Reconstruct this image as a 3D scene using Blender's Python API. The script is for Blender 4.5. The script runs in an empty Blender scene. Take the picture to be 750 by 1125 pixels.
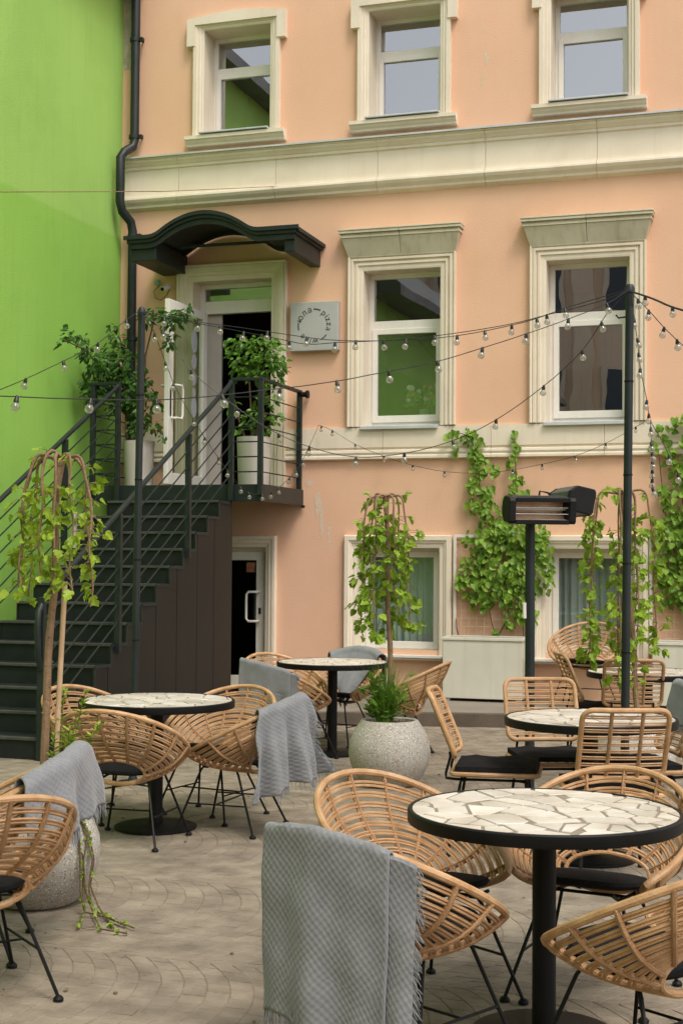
import bpy, bmesh, math, random
import numpy as np
from mathutils import Vector, Matrix, Quaternion
R = math.radians
random.seed(7); rng = np.random.default_rng(7)
sc = bpy.context.scene
col = sc.collection
PI = math.pi

# ------------------------------------------------------------------ helpers
def V(*a): return Vector(a)

class MB:
    """collects geometry for ONE mesh object"""
    def __init__(s): s.v = []; s.f = []; s.uv = None
    def add(s, vs, fs):
        b = len(s.v); s.v += [tuple(p) for p in vs]; s.f += [tuple(i + b for i in f) for f in fs]
    def box(s, x0, x1, y0, y1, z0, z1):
        s.add([(x0,y0,z0),(x1,y0,z0),(x1,y1,z0),(x0,y1,z0),(x0,y0,z1),(x1,y0,z1),(x1,y1,z1),(x0,y1,z1)],
              [(0,3,2,1),(4,5,6,7),(0,1,5,4),(1,2,6,5),(2,3,7,6),(3,0,4,7)])
    def sheet(s, x0, x1, y, z0, z1): s.add([(x0,y,z0),(x1,y,z0),(x1,y,z1),(x0,y,z1)], [(0,1,2,3)])
    def bar(s, a, b, w, h, up=(0,0,1)):
        a = Vector(a); b = Vector(b); d = (b - a).normalized(); u = Vector(up)
        x = d.cross(u)
        if x.length < 1e-4: x = d.cross(Vector((0,1,0)))
        x.normalize(); u = x.cross(d)
        o = []
        for p in (a, b):
            for sx, su in ((-1,-1),(1,-1),(1,1),(-1,1)): o.append(p + x*sx*w/2 + u*su*h/2)
        s.add(o, [(0,1,2,3),(7,6,5,4),(0,4,5,1),(1,5,6,2),(2,6,7,3),(3,7,4,0)])
    def tube(s, pts, r, n=8, closed=False, caps=True):
        pts = [Vector(p) for p in pts]; m = len(pts)
        if m < 2: return
        rad = r if isinstance(r, (list, tuple)) else [r]*m
        T = []
        for i in range(m):
            if closed: t = pts[(i+1) % m] - pts[i-1]
            else: t = pts[min(i+1, m-1)] - pts[max(i-1, 0)]
            T.append(t.normalized() if t.length > 1e-9 else Vector((0,0,1)))
        u = T[0].orthogonal().normalized(); o = []
        for i in range(m):
            u = (u - T[i]*u.dot(T[i]))
            u = u.normalized() if u.length > 1e-6 else T[i].orthogonal().normalized()
            w = T[i].cross(u)
            for k in range(n):
                a = 2*PI*k/n; o.append(pts[i] + (u*math.cos(a) + w*math.sin(a))*rad[i])
        f = []
        for i in range(m if closed else m-1):
            j = (i+1) % m
            for k in range(n):
                l = (k+1) % n; f.append((i*n+k, i*n+l, j*n+l, j*n+k))
        if caps and not closed:
            f.append(tuple(range(n))[::-1]); f.append(tuple((m-1)*n+k for k in range(n)))
        s.add(o, f)
    def lathe(s, prof, n=32, c=(0,0,0)):
        o = []; f = []
        for r, z in prof:
            for k in range(n):
                a = 2*PI*k/n; o.append((c[0]+r*math.cos(a), c[1]+r*math.sin(a), c[2]+z))
        for i in range(len(prof)-1):
            for k in range(n):
                l = (k+1) % n; f.append((i*n+k, i*n+l, (i+1)*n+l, (i+1)*n+k))
        if prof[0][0] > 1e-4: f.append(tuple(range(n))[::-1])
        if prof[-1][0] > 1e-4: f.append(tuple((len(prof)-1)*n+k for k in range(n)))
        s.add(o, f)
    def prism(s, poly, axis, a0, a1):
        def P(p, a):
            if axis == 'y': return (p[0], a, p[1])
            if axis == 'x': return (a, p[0], p[1])
            return (p[0], p[1], a)
        n = len(poly); o = [P(p, a0) for p in poly] + [P(p, a1) for p in poly]
        s.add(o, [tuple(range(n))[::-1], tuple(range(n, 2*n))] + [(i, (i+1) % n, n+(i+1) % n, n+i) for i in range(n)])
    def ring(s, x0, x1, z0, z1, prof, open_bottom=True):
        """moulding round a rectangular opening; prof = (outward, protrusion)"""
        o = []; m = len(prof); f = []
        for d, p in prof:
            o += [(x0-d,-p,z0 if open_bottom else z0-d),(x0-d,-p,z1+d),(x1+d,-p,z1+d),(x1+d,-p,z0 if open_bottom else z0-d)]
        for i in range(m-1):
            for k in range(3 if open_bottom else 4):
                l = (k+1) % 4; f.append((i*4+k, i*4+l, (i+1)*4+l, (i+1)*4+k))
        s.add(o, f)
    def fix(s, me):
        bm = bmesh.new(); bm.from_mesh(me); bmesh.ops.recalc_face_normals(bm, faces=bm.faces); bm.to_mesh(me); bm.free()
    def build(s, name, m, parent=None, loc=None, smooth=True, bevel=0, recalc=True, label=None):
        me = bpy.data.meshes.new(name)
        org = Vector(loc) if loc is not None else Vector((0,0,0))
        off = org.copy()
        p = parent
        while p is not None: off += p.location; p = p.parent
        if loc is not None and parent is not None: off = org.copy()
        me.from_pydata([tuple(Vector(q) - off) for q in s.v], [], s.f); me.update()
        if recalc: s.fix(me)
        if s.uv is not None:
            l = me.uv_layers.new(name='UVMap')
            vi = np.empty(len(me.loops), dtype=np.int32); me.loops.foreach_get('vertex_index', vi)
            l.data.foreach_set('uv', np.asarray(s.uv, dtype=np.float32)[vi].ravel())
        if smooth:
            me.shade_smooth(); me.set_sharp_from_angle(angle=R(38))
        me.materials.append(m)
        o = bpy.data.objects.new(name, me); col.objects.link(o)
        if parent is not None:
            o.parent = parent
            if loc is not None:
                q = Vector((0,0,0)); p = parent
                while p is not None: q += p.location; p = p.parent
                o.location = org - q
        elif loc is not None: o.location = org
        if bevel:
            b = o.modifiers.new('Bevel', 'BEVEL'); b.width = bevel; b.segments = 2; b.limit_method = 'ANGLE'; b.angle_limit = R(40)
        if label: o['label'] = label
        return o

def thing(name, label, cat, loc=(0,0,0), rz=0, group=None):
    o = bpy.data.objects.new(name, None); col.objects.link(o); o.empty_display_size = .1
    o.location = loc; o.rotation_euler = (0,0,rz); o['label'] = label; o['category'] = cat
    if group: o['group'] = group
    return o
def tag(o, label, cat, group=None):
    o['label'] = label; o['category'] = cat
    if group: o['group'] = group
    return o
def struct(o): o['kind'] = 'structure'; return o
def dup(root, loc, rz, label=None, group=None, scale=None):
    def cp(o, par):
        c = o.copy(); col.objects.link(c); c.parent = par
        for ch in list(o.children): cp(ch, c)
        return c
    r = cp(root, None); r.location = loc; r.rotation_euler = (0,0,rz)
    if scale: r.scale = (scale,)*3
    if label: r['label'] = label
    if group: r['group'] = group
    return r

# ------------------------------------------------------------------ materials
def mat(name, c1, c2=None, rough=.6, metal=0, scale=3., detail=6, bump=0, bscale=60, streak=0, island=0, spec=.5, coord='Object', dirt=None, blotch=0, vary=0):
    m = bpy.data.materials.new(name); m.use_nodes = True
    nt = m.node_tree; N = nt.nodes; L = nt.links; b = N['Principled BSDF']
    b.inputs['Roughness'].default_value = rough; b.inputs['Metallic'].default_value = metal
    b.inputs['Specular IOR Level'].default_value = spec
    tc = N.new('ShaderNodeTexCoord'); out = tc.outputs[coord]
    c1 = (*c1, 1); c2 = (*(c2 or c1[:3]), 1)
    no = N.new('ShaderNodeTexNoise'); no.inputs['Scale'].default_value = scale; no.inputs['Detail'].default_value = detail
    L.new(out, no.inputs['Vector'])
    cr = N.new('ShaderNodeValToRGB'); cr.color_ramp.elements[0].position = .32; cr.color_ramp.elements[1].position = .68
    cr.color_ramp.elements[0].color = c1; cr.color_ramp.elements[1].color = c2
    L.new(no.outputs['Fac'], cr.inputs['Fac']); cur = cr.outputs['Color']
    def mul(cur, fac, c):
        mx = N.new('ShaderNodeMix'); mx.data_type = 'RGBA'; mx.blend_type = 'MULTIPLY'
        L.new(fac, mx.inputs['Factor']); L.new(cur, mx.inputs['A']); mx.inputs['B'].default_value = (*c, 1)
        return mx.outputs['Result']
    if island:
        g = N.new('ShaderNodeNewGeometry'); hv = N.new('ShaderNodeHueSaturation')
        mr = N.new('ShaderNodeMapRange'); mr.inputs['To Min'].default_value = 1-island; mr.inputs['To Max'].default_value = 1+island
        L.new(g.outputs['Random Per Island'], mr.inputs['Value']); L.new(mr.outputs['Result'], hv.inputs['Value'])
        L.new(cur, hv.inputs['Color']); cur = hv.outputs['Color']
    if vary:
        oi = N.new('ShaderNodeObjectInfo'); hv = N.new('ShaderNodeHueSaturation')
        mr = N.new('ShaderNodeMapRange'); mr.inputs['To Min'].default_value = 1-vary; mr.inputs['To Max'].default_value = 1+vary*.6
        L.new(oi.outputs['Random'], mr.inputs['Value']); L.new(mr.outputs['Result'], hv.inputs['Value']); L.new(cur, hv.inputs['Color']); cur = hv.outputs['Color']
    if streak:
        mp = N.new('ShaderNodeMapping'); mp.inputs['Scale'].default_value = (9, 9, .5); L.new(out, mp.inputs['Vector'])
        n2 = N.new('ShaderNodeTexNoise'); n2.inputs['Scale'].default_value = 1.5; n2.inputs['Detail'].default_value = 5; L.new(mp.outputs['Vector'], n2.inputs['Vector'])
        r2 = N.new('ShaderNodeValToRGB'); r2.color_ramp.elements[0].position = .52; r2.color_ramp.elements[1].position = .8
        r2.color_ramp.elements[0].color = (0,0,0,1); r2.color_ramp.elements[1].color = (streak,)*3+(1,)
        L.new(n2.outputs['Fac'], r2.inputs['Fac']); cur = mul(cur, r2.outputs['Color'], dirt or (.5,.47,.4))
    if blotch:
        n3 = N.new('ShaderNodeTexNoise'); n3.inputs['Scale'].default_value = .9; n3.inputs['Detail'].default_value = 8; n3.inputs['Roughness'].default_value = .65; L.new(out, n3.inputs['Vector'])
        r3 = N.new('ShaderNodeValToRGB'); r3.color_ramp.elements[0].position = .5; r3.color_ramp.elements[1].position = .72
        r3.color_ramp.elements[0].color = (0,0,0,1); r3.color_ramp.elements[1].color = (blotch,)*3+(1,)
        L.new(n3.outputs['Fac'], r3.inputs['Fac']); cur = mul(cur, r3.outputs['Color'], dirt or (.6,.57,.5))
    L.new(cur, b.inputs['Base Color'])
    rr = N.new('ShaderNodeMapRange'); rr.inputs['To Min'].default_value = max(0, rough-.08); rr.inputs['To Max'].default_value = min(1, rough+.1)
    L.new(no.outputs['Fac'], rr.inputs['Value']); L.new(rr.outputs['Result'], b.inputs['Roughness'])
    if bump:
        nb = N.new('ShaderNodeTexNoise'); nb.inputs['Scale'].default_value = bscale; nb.inputs['Detail'].default_value = 4; L.new(out, nb.inputs['Vector'])
        bp = N.new('ShaderNodeBump'); bp.inputs['Strength'].default_value = bump; bp.inputs['Distance'].default_value = .01
        L.new(nb.outputs['Fac'], bp.inputs['Height']); L.new(bp.outputs['Normal'], b.inputs['Normal'])
    return m

def leafmat(name, c1, c2, rough=.45, trans=.35, var=.35):
    m = bpy.data.materials.new(name); m.use_nodes = True
    nt = m.node_tree; N = nt.nodes; L = nt.links; b = N['Principled BSDF']; out = N['Material Output']
    g = N.new('ShaderNodeNewGeometry'); cr = N.new('ShaderNodeValToRGB')
    cr.color_ramp.elements[0].color = (*c1,1); cr.color_ramp.elements[1].color = (*c2,1)
    L.new(g.outputs['Random Per Island'], cr.inputs['Fac'])
    tc = N.new('ShaderNodeTexCoord'); no = N.new('ShaderNodeTexNoise'); no.inputs['Scale'].default_value = 25; L.new(tc.outputs['Object'], no.inputs['Vector'])
    hv = N.new('ShaderNodeHueSaturation'); mr = N.new('ShaderNodeMapRange'); mr.inputs['To Min'].default_value = 1-var; mr.inputs['To Max'].default_value = 1+var
    L.new(no.outputs['Fac'], mr.inputs['Value']); L.new(mr.outputs['Result'], hv.inputs['Value']); L.new(cr.outputs['Color'], hv.inputs['Color'])
    L.new(hv.outputs['Color'], b.inputs['Base Color']); b.inputs['Roughness'].default_value = rough; b.inputs['Specular IOR Level'].default_value = .35
    tr = N.new('ShaderNodeBsdfTranslucent'); L.new(hv.outputs['Color'], tr.inputs['Color'])
    mx = N.new('ShaderNodeMixShader'); mx.inputs['Fac'].default_value = trans
    L.new(b.outputs['BSDF'], mx.inputs[1]); L.new(tr.outputs['BSDF'], mx.inputs[2]); L.new(mx.outputs['Shader'], out.inputs['Surface'])
    return m

def glassmat(name, refl=.28, tint=(.75,.8,.78), rough=.0):
    m = bpy.data.materials.new(name); m.use_nodes = True
    nt = m.node_tree; N = nt.nodes; L = nt.links; out = N['Material Output']; N.remove(N['Principled BSDF'])
    t = N.new('ShaderNodeBsdfTransparent'); t.inputs['Color'].default_value = (*tint,1)
    g = N.new('ShaderNodeBsdfGlossy'); g.inputs['Roughness'].default_value = rough; g.inputs['Color'].default_value = (.95,.97,1,1)
    fr = N.new('ShaderNodeLayerWeight'); fr.inputs['Blend'].default_value = .5
    pw_ = N.new('ShaderNodeMath'); pw_.operation = 'POWER'; pw_.inputs[1].default_value = 5; L.new(fr.outputs['Facing'], pw_.inputs[0])
    mr = N.new('ShaderNodeMapRange'); mr.inputs['To Min'].default_value = refl; mr.inputs['To Max'].default_value = 1
    L.new(pw_.outputs[0], mr.inputs['Value'])
    # a slight waviness, as in real panes
    tc = N.new('ShaderNodeTexCoord'); no = N.new('ShaderNodeTexNoise'); no.inputs['Scale'].default_value = 1.6; L.new(tc.outputs['Object'], no.inputs['Vector'])
    bp = N.new('ShaderNodeBump'); bp.inputs['Strength'].default_value = .06; bp.inputs['Distance'].default_value = .02
    L.new(no.outputs['Fac'], bp.inputs['Height']); L.new(bp.outputs['Normal'], g.inputs['Normal'])
    mx = N.new('ShaderNodeMixShader'); L.new(mr.outputs['Result'], mx.inputs['Fac']); L.new(t.outputs['BSDF'], mx.inputs[1]); L.new(g.outputs['BSDF'], mx.inputs[2])
    L.new(mx.outputs['Shader'], out.inputs['Surface'])
    return m

M = {}
M['pink'] = mat('pink_stucco', (.735,.448,.292), (.79,.495,.332), .9, scale=.8, bump=.28, bscale=62, streak=.07, dirt=(.75,.68,.6), blotch=.22)
M['cream'] = mat('cream_plaster', (.735,.64,.505), (.795,.705,.565), .8, scale=2, bump=.2, bscale=120, streak=.18, dirt=(.62,.57,.47), blotch=.3)
M['hood'] = mat('weathered_plaster', (.56,.51,.375), (.65,.59,.445), .85, scale=3, bump=.25, bscale=90, streak=.55, dirt=(.55,.52,.42), blotch=.4)
M['flash'] = mat('zinc_flashing', (.50,.52,.53), (.62,.63,.63), .5, .3, scale=5)
M['pvc'] = mat('white_window_plastic', (.74,.71,.63), (.79,.76,.69), .4, scale=4, streak=.15)
M['whiteal'] = mat('white_coated_metal', (.72,.68,.58), (.76,.72,.63), .4, scale=4)
M['steel'] = mat('dark_teal_paint', (.010,.0155,.0155), (.017,.023,.022), .45, scale=7, bump=.05, bscale=80, spec=.4, streak=.25, dirt=(1.6,1.4,1.2))
M['stepmetal'] = mat('worn_dark_step_paint', (.008,.0115,.012), (.014,.0175,.0175), .5, spec=.35, scale=5, bump=.08, bscale=60)
M['nose'] = mat('worn_tread_edge', (.075,.07,.062), (.045,.048,.045), .55, scale=14, bump=.1)
M['panel'] = mat('warm_lit_panel_paint', (.0095,.0098,.0085), (.0148,.015,.013), .5, spec=.35, scale=4, bump=.05, streak=.35, dirt=(1.5,1.4,1.2))  # dark stair paint with the warm sunlight on its side put into the colour
M['black'] = mat('black_powder_coat', (.005,.005,.005), (.008,.008,.008), .5, scale=8, spec=.25)
M['cushion'] = mat('black_cushion_cloth', (.010,.010,.0105), (.017,.0165,.017), .9, spec=.15, scale=30, bump=.5, bscale=220)
M['rattan'] = mat('rattan_cane', (.41,.222,.098), (.56,.345,.178), .45, scale=16, bump=.25, bscale=140, spec=.45, vary=.16)
M['rattan2'] = mat('wrapped_rattan', (.37,.198,.088), (.50,.295,.148), .5, scale=40, bump=.6, bscale=260, spec=.4, vary=.16)
M['marble'] = mat('broken_marble', (.54,.475,.385), (.78,.73,.65), .35, scale=5, island=.15, blotch=.25, dirt=(.78,.70,.6))
M['grout'] = mat('table_grout', (.23,.19,.14), (.31,.26,.20), .8, scale=30, bump=.2, bscale=120)
M['tile'] = mat('worn_pavers', (.19,.154,.114), (.315,.262,.198), .8, scale=6.5, detail=12, island=.10, bump=.6, bscale=45, blotch=.6, dirt=(.62,.6,.56))
M['joint'] = mat('sandy_joints', (.195,.158,.117), (.27,.222,.166), .95, scale=3, bump=.4, bscale=80, blotch=.3)
M['pave'] = mat('concrete_pavement', (.21,.18,.145), (.27,.235,.19), .85, scale=2.5, bump=.4, bscale=60, blotch=.5)
M['kerb'] = mat('dark_kerb_stone', (.085,.065,.046), (.13,.10,.072), .85, scale=6, bump=.4, bscale=60)
M['soil'] = mat('bark_soil', (.055,.026,.013), (.14,.068,.033), .95, scale=40, bump=1., bscale=70)
M['bark'] = mat('young_bark', (.20,.12,.065), (.30,.19,.105), .8, scale=25, bump=.5, bscale=90)
M['cane'] = mat('pale_stake_wood', (.48,.32,.18), (.58,.40,.24), .7, scale=12, bump=.2)
M['dkbark'] = mat('brown_vine_stem', (.10,.06,.035), (.16,.10,.06), .85, scale=25, bump=.5)
M['mulb'] = leafmat('lime_mulberry_leaf', (.235,.36,.022), (.42,.56,.055), .45, .4, .25)
M['mulbdk'] = leafmat('mulberry_leaf', (.18,.31,.02), (.37,.52,.055), .45, .35, .3)
M['creeper'] = leafmat('creeper_leaf', (.105,.215,.02), (.27,.43,.05), .42, .3, .3)
M['ficus'] = leafmat('dark_shrub_leaf', (.034,.095,.016), (.085,.19,.03), .32, .22, .3)
M['ficus2'] = leafmat('bright_shrub_leaf', (.065,.165,.02), (.16,.32,.04), .35, .3, .3)
M['grass'] = leafmat('long_grass_blade', (.075,.18,.016), (.19,.34,.04), .45, .3, .3)
M['plastic'] = mat('black_bulb_socket', (.008,.008,.008), (.012,.012,.012), .4)
M['planterwhite'] = mat('white_plastic_planter', (.50,.455,.40), (.56,.515,.455), .6, scale=4, streak=.25)
M['planterbox'] = mat('cream_metal_planter', (.60,.57,.47), (.65,.62,.52), .45, scale=3, streak=.2, bump=.04)
M['mesh'] = mat('cream_wire', (.62,.50,.36), (.66,.55,.41), .5)
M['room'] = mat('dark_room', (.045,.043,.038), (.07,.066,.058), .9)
M['signface'] = mat('grey_sign_face', (.40,.40,.385), (.46,.46,.44), .45, scale=3, blotch=.2)
M['letter'] = mat('dark_lettering', (.02,.03,.03), (.02,.03,.03), .5)
M['curtain'] = mat('blue_grey_curtain', (.40,.45,.43), (.50,.55,.53), .85, scale=4)
M['glass'] = glassmat('window_glass', .27, (.62,.68,.66))
M['skyglass'] = glassmat('upper_window_glass', .40, (.62,.68,.66))
M['lowglass'] = glassmat('low_window_glass', .10, (.72,.78,.74))
M['doorglass'] = glassmat('door_glass', .10, (.80,.86,.76))
M['decal'] = mat('frosted_sticker', (.36,.38,.40), (.42,.44,.46), .6)
M['plasticgreen'] = mat('pale_green_plastic', (.25,.36,.25), (.3,.4,.3), .4)

def speckle(name, base, dots):
    m = mat(name, base, tuple(min(1,c*1.15) for c in base), .75, scale=4, bump=.4, bscale=150)
    nt = m.node_tree; N = nt.nodes; L = nt.links; b = N['Principled BSDF']; cur = b.inputs['Base Color'].links[0].from_socket
    tc = N.new('ShaderNodeTexCoord')
    for sc_, th, c in dots:
        vo = N.new('ShaderNodeTexVoronoi'); vo.inputs['Scale'].default_value = sc_; L.new(tc.outputs['Object'], vo.inputs['Vector'])
        vc = N.new('ShaderNodeSeparateColor'); L.new(vo.outputs['Color'], vc.inputs['Color'])
        lt = N.new('ShaderNodeMath'); lt.operation = 'LESS_THAN'; lt.inputs[1].default_value = th; L.new(vc.outputs['Red'], lt.inputs[0])
        d = N.new('ShaderNodeMath'); d.operation = 'LESS_THAN'; d.inputs[1].default_value = .42; L.new(vo.outputs['Distance'], d.inputs[0])
        mu = N.new('ShaderNodeMath'); mu.operation = 'MULTIPLY'; L.new(lt.outputs[0], mu.inputs[0]); L.new(d.outputs[0], mu.inputs[1])
        mx = N.new('ShaderNodeMix'); mx.data_type = 'RGBA'; L.new(mu.outputs[0], mx.inputs['Factor']); L.new(cur, mx.inputs['A']); mx.inputs['B'].default_value = (*c,1); cur = mx.outputs['Result']
    L.new(cur, b.inputs['Base Color']); return m
M['granite'] = speckle('exposed_aggregate', (.40,.37,.32), [(95,.28,(.62,.60,.55)),(110,.22,(.17,.15,.125)),(70,.12,(.45,.30,.16)),(150,.25,(.30,.28,.25))])

def greenmat():
    m = mat('lime_green_paint', (.245,.485,.070), (.285,.53,.088), .85, scale=.6, bump=.45, bscale=70, streak=.32, dirt=(.74,.80,.72), blotch=.45)
    nt = m.node_tree; N = nt.nodes; L = nt.links; b = N['Principled BSDF']; cur = b.inputs['Base Color'].links[0].from_socket
    # two coats of paint meet on a ragged level line; the upper coat is older and paler
    tc = N.new('ShaderNodeTexCoord'); sx = N.new('ShaderNodeSeparateXYZ'); L.new(tc.outputs['Object'], sx.inputs['Vector'])
    no = N.new('ShaderNodeTexNoise'); no.inputs['Scale'].default_value = 1.2; no.inputs['Detail'].default_value = 6; L.new(tc.outputs['Object'], no.inputs['Vector'])
    ad = N.new('ShaderNodeMath'); ad.operation = 'MULTIPLY_ADD'; ad.inputs[1].default_value = .06; L.new(no.outputs['Fac'], ad.inputs[0]); L.new(sx.outputs['Z'], ad.inputs[2])
    mr = N.new('ShaderNodeMapRange'); mr.inputs['From Min'].default_value = 5.30; mr.inputs['From Max'].default_value = 5.345; L.new(ad.outputs[0], mr.inputs['Value'])
    mx = N.new('ShaderNodeMix'); mx.data_type = 'RGBA'; L.new(mr.outputs['Result'], mx.inputs['Factor']); L.new(cur, mx.inputs['A'])
    h = N.new('ShaderNodeHueSaturation'); h.inputs['Saturation'].default_value = .93; h.inputs['Value'].default_value = 1.09; h.inputs['Hue'].default_value = .494; L.new(cur, h.inputs['Color']); L.new(h.outputs['Color'], mx.inputs['B'])
    L.new(mx.outputs['Result'], b.inputs['Base Color']); return m
M['green'] = greenmat()

def clothmat():
    m = mat('grey_waffle_cotton', (.182,.186,.194), (.228,.232,.238), .95, scale=20, bump=0)
    nt = m.node_tree; N = nt.nodes; L = nt.links; b = N['Principled BSDF']
    b.inputs['Sheen Weight'].default_value = .25
    uv = N.new('ShaderNodeUVMap'); uv.uv_map = 'UVMap'
    def wave(vec, k):
        s = N.new('ShaderNodeVectorMath'); s.operation = 'DOT_PRODUCT'; s.inputs[1].default_value = vec; L.new(uv.outputs['UV'], s.inputs[0])
        w = N.new('ShaderNodeMath'); w.operation = 'SINE'; mu = N.new('ShaderNodeMath'); mu.operation = 'MULTIPLY'; mu.inputs[1].default_value = k
        L.new(s.outputs['Value'], mu.inputs[0]); L.new(mu.outputs[0], w.inputs[0]); return w.outputs[0]
    a = wave((1,0,0), 2*PI/.025); c = wave((0,1,0), 2*PI/.025)
    p = N.new('ShaderNodeMath'); p.operation = 'MULTIPLY'; L.new(a, p.inputs[0]); L.new(c, p.inputs[1])
    no = N.new('ShaderNodeTexNoise'); no.inputs['Scale'].default_value = 120; no.inputs['Detail'].default_value = 6; L.new(uv.outputs['UV'], no.inputs['Vector'])
    ad = N.new('ShaderNodeMath'); ad.operation = 'ADD'; L.new(p.outputs[0], ad.inputs[0]); L.new(no.outputs['Fac'], ad.inputs[1])
    bp = N.new('ShaderNodeBump'); bp.inputs['Strength'].default_value = .3; bp.inputs['Distance'].default_value = .0035
    L.new(ad.outputs[0], bp.inputs['Height']); L.new(bp.outputs['Normal'], b.inputs['Normal'])
    # raised threads of the weave are paler yarn
    cur = b.inputs['Base Color'].links[0].from_socket
    mr = N.new('ShaderNodeMapRange'); mr.inputs['From Min'].default_value = .4; mr.inputs['From Max'].default_value = 1; mr.inputs['To Max'].default_value = .5; L.new(p.outputs[0], mr.inputs['Value'])
    mx = N.new('ShaderNodeMix'); mx.data_type = 'RGBA'; L.new(mr.outputs['Result'], mx.inputs['Factor']); L.new(cur, mx.inputs['A']); mx.inputs['B'].default_value = (.225,.229,.236,1)
    L.new(mx.outputs['Result'], b.inputs['Base Color'])
    return m
M['cloth'] = clothmat()

def bulbmat():
    m = bpy.data.materials.new('clear_bulb_glass'); m.use_nodes = True
    nt = m.node_tree; N = nt.nodes; L = nt.links; out = N['Material Output']; N.remove(N['Principled BSDF'])
    t = N.new('ShaderNodeBsdfTransparent'); t.inputs['Color'].default_value = (.94,.94,.92,1)
    g = N.new('ShaderNodeBsdfGlossy'); g.inputs['Roughness'].default_value = .03
    d = N.new('ShaderNodeBsdfTranslucent'); d.inputs['Color'].default_value = (.8,.78,.74,1)
    lw = N.new('ShaderNodeLayerWeight'); lw.inputs['Blend'].default_value = .32
    m1 = N.new('ShaderNodeMixShader'); m1.inputs['Fac'].default_value = .38; L.new(t.outputs[0], m1.inputs[1]); L.new(d.outputs[0], m1.inputs[2])
    m2 = N.new('ShaderNodeMixShader'); L.new(lw.outputs['Facing'], m2.inputs['Fac']); L.new(m1.outputs[0], m2.inputs[1]); L.new(g.outputs[0], m2.inputs[2])
    L.new(m2.outputs[0], out.inputs['Surface']); return m
M['bulb'] = bulbmat()

# ------------------------------------------------------------------ ground
g = MB(); g.box(-70, 70, -80, 60, -.5, -.006); struct(g.build('ground', M['joint'], smooth=False))
def pavers():
    mb = MB(); p = .092; W = 1.26; Rr = .86; nq = 13
    vs = []; fs = []
    for cI in range(-14, 0):
        q0 = cI*W + .3
        qs = [q0 + W*k/nq for k in range(nq+1)]
        f = lambda q: math.sqrt(Rr*Rr - (q - q0 - W/2)**2)
        for k in range(-98, 130):
            st = .5/nq*W if k % 2 else 0
            lim = [q0] + [q + st for q in qs if q0 + .03 < q + st < q0 + W - .03] + [q0 + W]
            lim = [lim[0]] + [q + random.uniform(-.012, .012) for q in lim[1:-1]] + [lim[-1]]
            for a, b in zip(lim[:-1], lim[1:]):
                x = k*p
                c = [(x+f(a), a), (x+p+f(a), a), (x+p+f(b), b), (x+f(b), b)]
                mx = sum(t[0] for t in c)/4; my = (a+b)/2
                if not (-7.45 < mx < 3.6 and -14.2 < my < -1.3): continue
                cz = -.0035 + random.uniform(-.0007, .0007); tl = (random.uniform(-.011,.011), random.uniform(-.011,.011))
                o = []
                for (X, Y) in c:
                    dx, dy = mx-X, my-Y; l = math.hypot(dx, dy) + 1e-6; j = random.uniform(.0015,.0035)
                    o.append((X+dx/l*j, Y+dy/l*j, -.0062))
                for (X, Y) in c:
                    dx, dy = mx-X, my-Y; l = math.hypot(dx, dy) + 1e-6; j = random.uniform(.0035,.0065)
                    x2 = X+dx/l*j; y2 = Y+dy/l*j
                    o.append((x2, y2, cz + (x2-mx)*tl[0] + (y2-my)*tl[1]))
                n = len(vs); vs += o
                fs += [(n+4,n+5,n+6,n+7)] + [(n+i, n+(i+1) % 4, n+4+(i+1) % 4, n+4+i) for i in range(4)]
    mb.v = vs; mb.f = fs
    return struct(mb.build('paving', M['tile'], smooth=False))
pavers()
kl = [(-5.55,-2.62),(-4.9,-2.36),(-4.05,-2.05),(-3.24,-1.79),(-2.32,-1.60),(-1.2,-1.47),(.5,-1.38),(4.2,-1.3)]
pv = MB(); pv.prism([(x, y+.1) for x, y in kl] + [(4.2,.0),(-5.55,.0)], 'z', -.05, .118); struct(pv.build('pavement', M['pave'], smooth=False, bevel=.006))
kb = MB(); kb.prism([(x, y) for x, y in kl] + [(x, y+.097) for x, y in kl[::-1]], 'z', -.05, .124); struct(kb.build('kerb', M['kerb'], smooth=False, bevel=.008))

# ------------------------------------------------------------------ pink building
HB = 9.3
house = thing('apartment_building', 'peach stuccoed building with cream window surrounds and a broad cornice band', 'building', (-2, 0, 0))
CX = (-6.055, -4.09, -2.075); UX = (-6.055, -4.08, -2.06)
ops = []
for c in UX: ops.append((c-.405, c+.405, 6.40, 7.645))
for c in (-4.095, -2.075): ops.append((c-.435, c+.435, 3.03, 4.75))
for c in (-4.125, -2.05): ops.append((c-.465, c+.465, .60, 1.70))
ops.append((-6.57, -5.61, 2.33, 4.74))
ops.append((-6.62, -5.66, .02, 1.70))
xs = sorted({-7.55, 4.2} | {v for o in ops for v in o[:2]}); zs = sorted({0, HB} | {v for o in ops for v in o[2:]})
w = MB()
for i in range(len(xs)-1):
    for k in range(len(zs)-1):
        mx, mz = (xs[i]+xs[i+1])/2, (zs[k]+zs[k+1])/2
        if any(a < mx < b and c < mz < d for a, b, c, d in ops): continue
        w.add([(xs[i],0,zs[k]),(xs[i+1],0,zs[k]),(xs[i+1],0,zs[k+1]),(xs[i],0,zs[k+1])], [(0,1,2,3)])
w.add([(4.2,0,0),(4.2,9,0),(4.2,9,HB),(4.2,0,HB),(-7.55,0,HB),(-7.55,9,HB),(-7.55,9,0)], [(0,1,2,3),(3,2,5,4),(2,1,6,5)])
w.build('wall', M['pink'], house, smooth=False, recalc=False)
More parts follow.
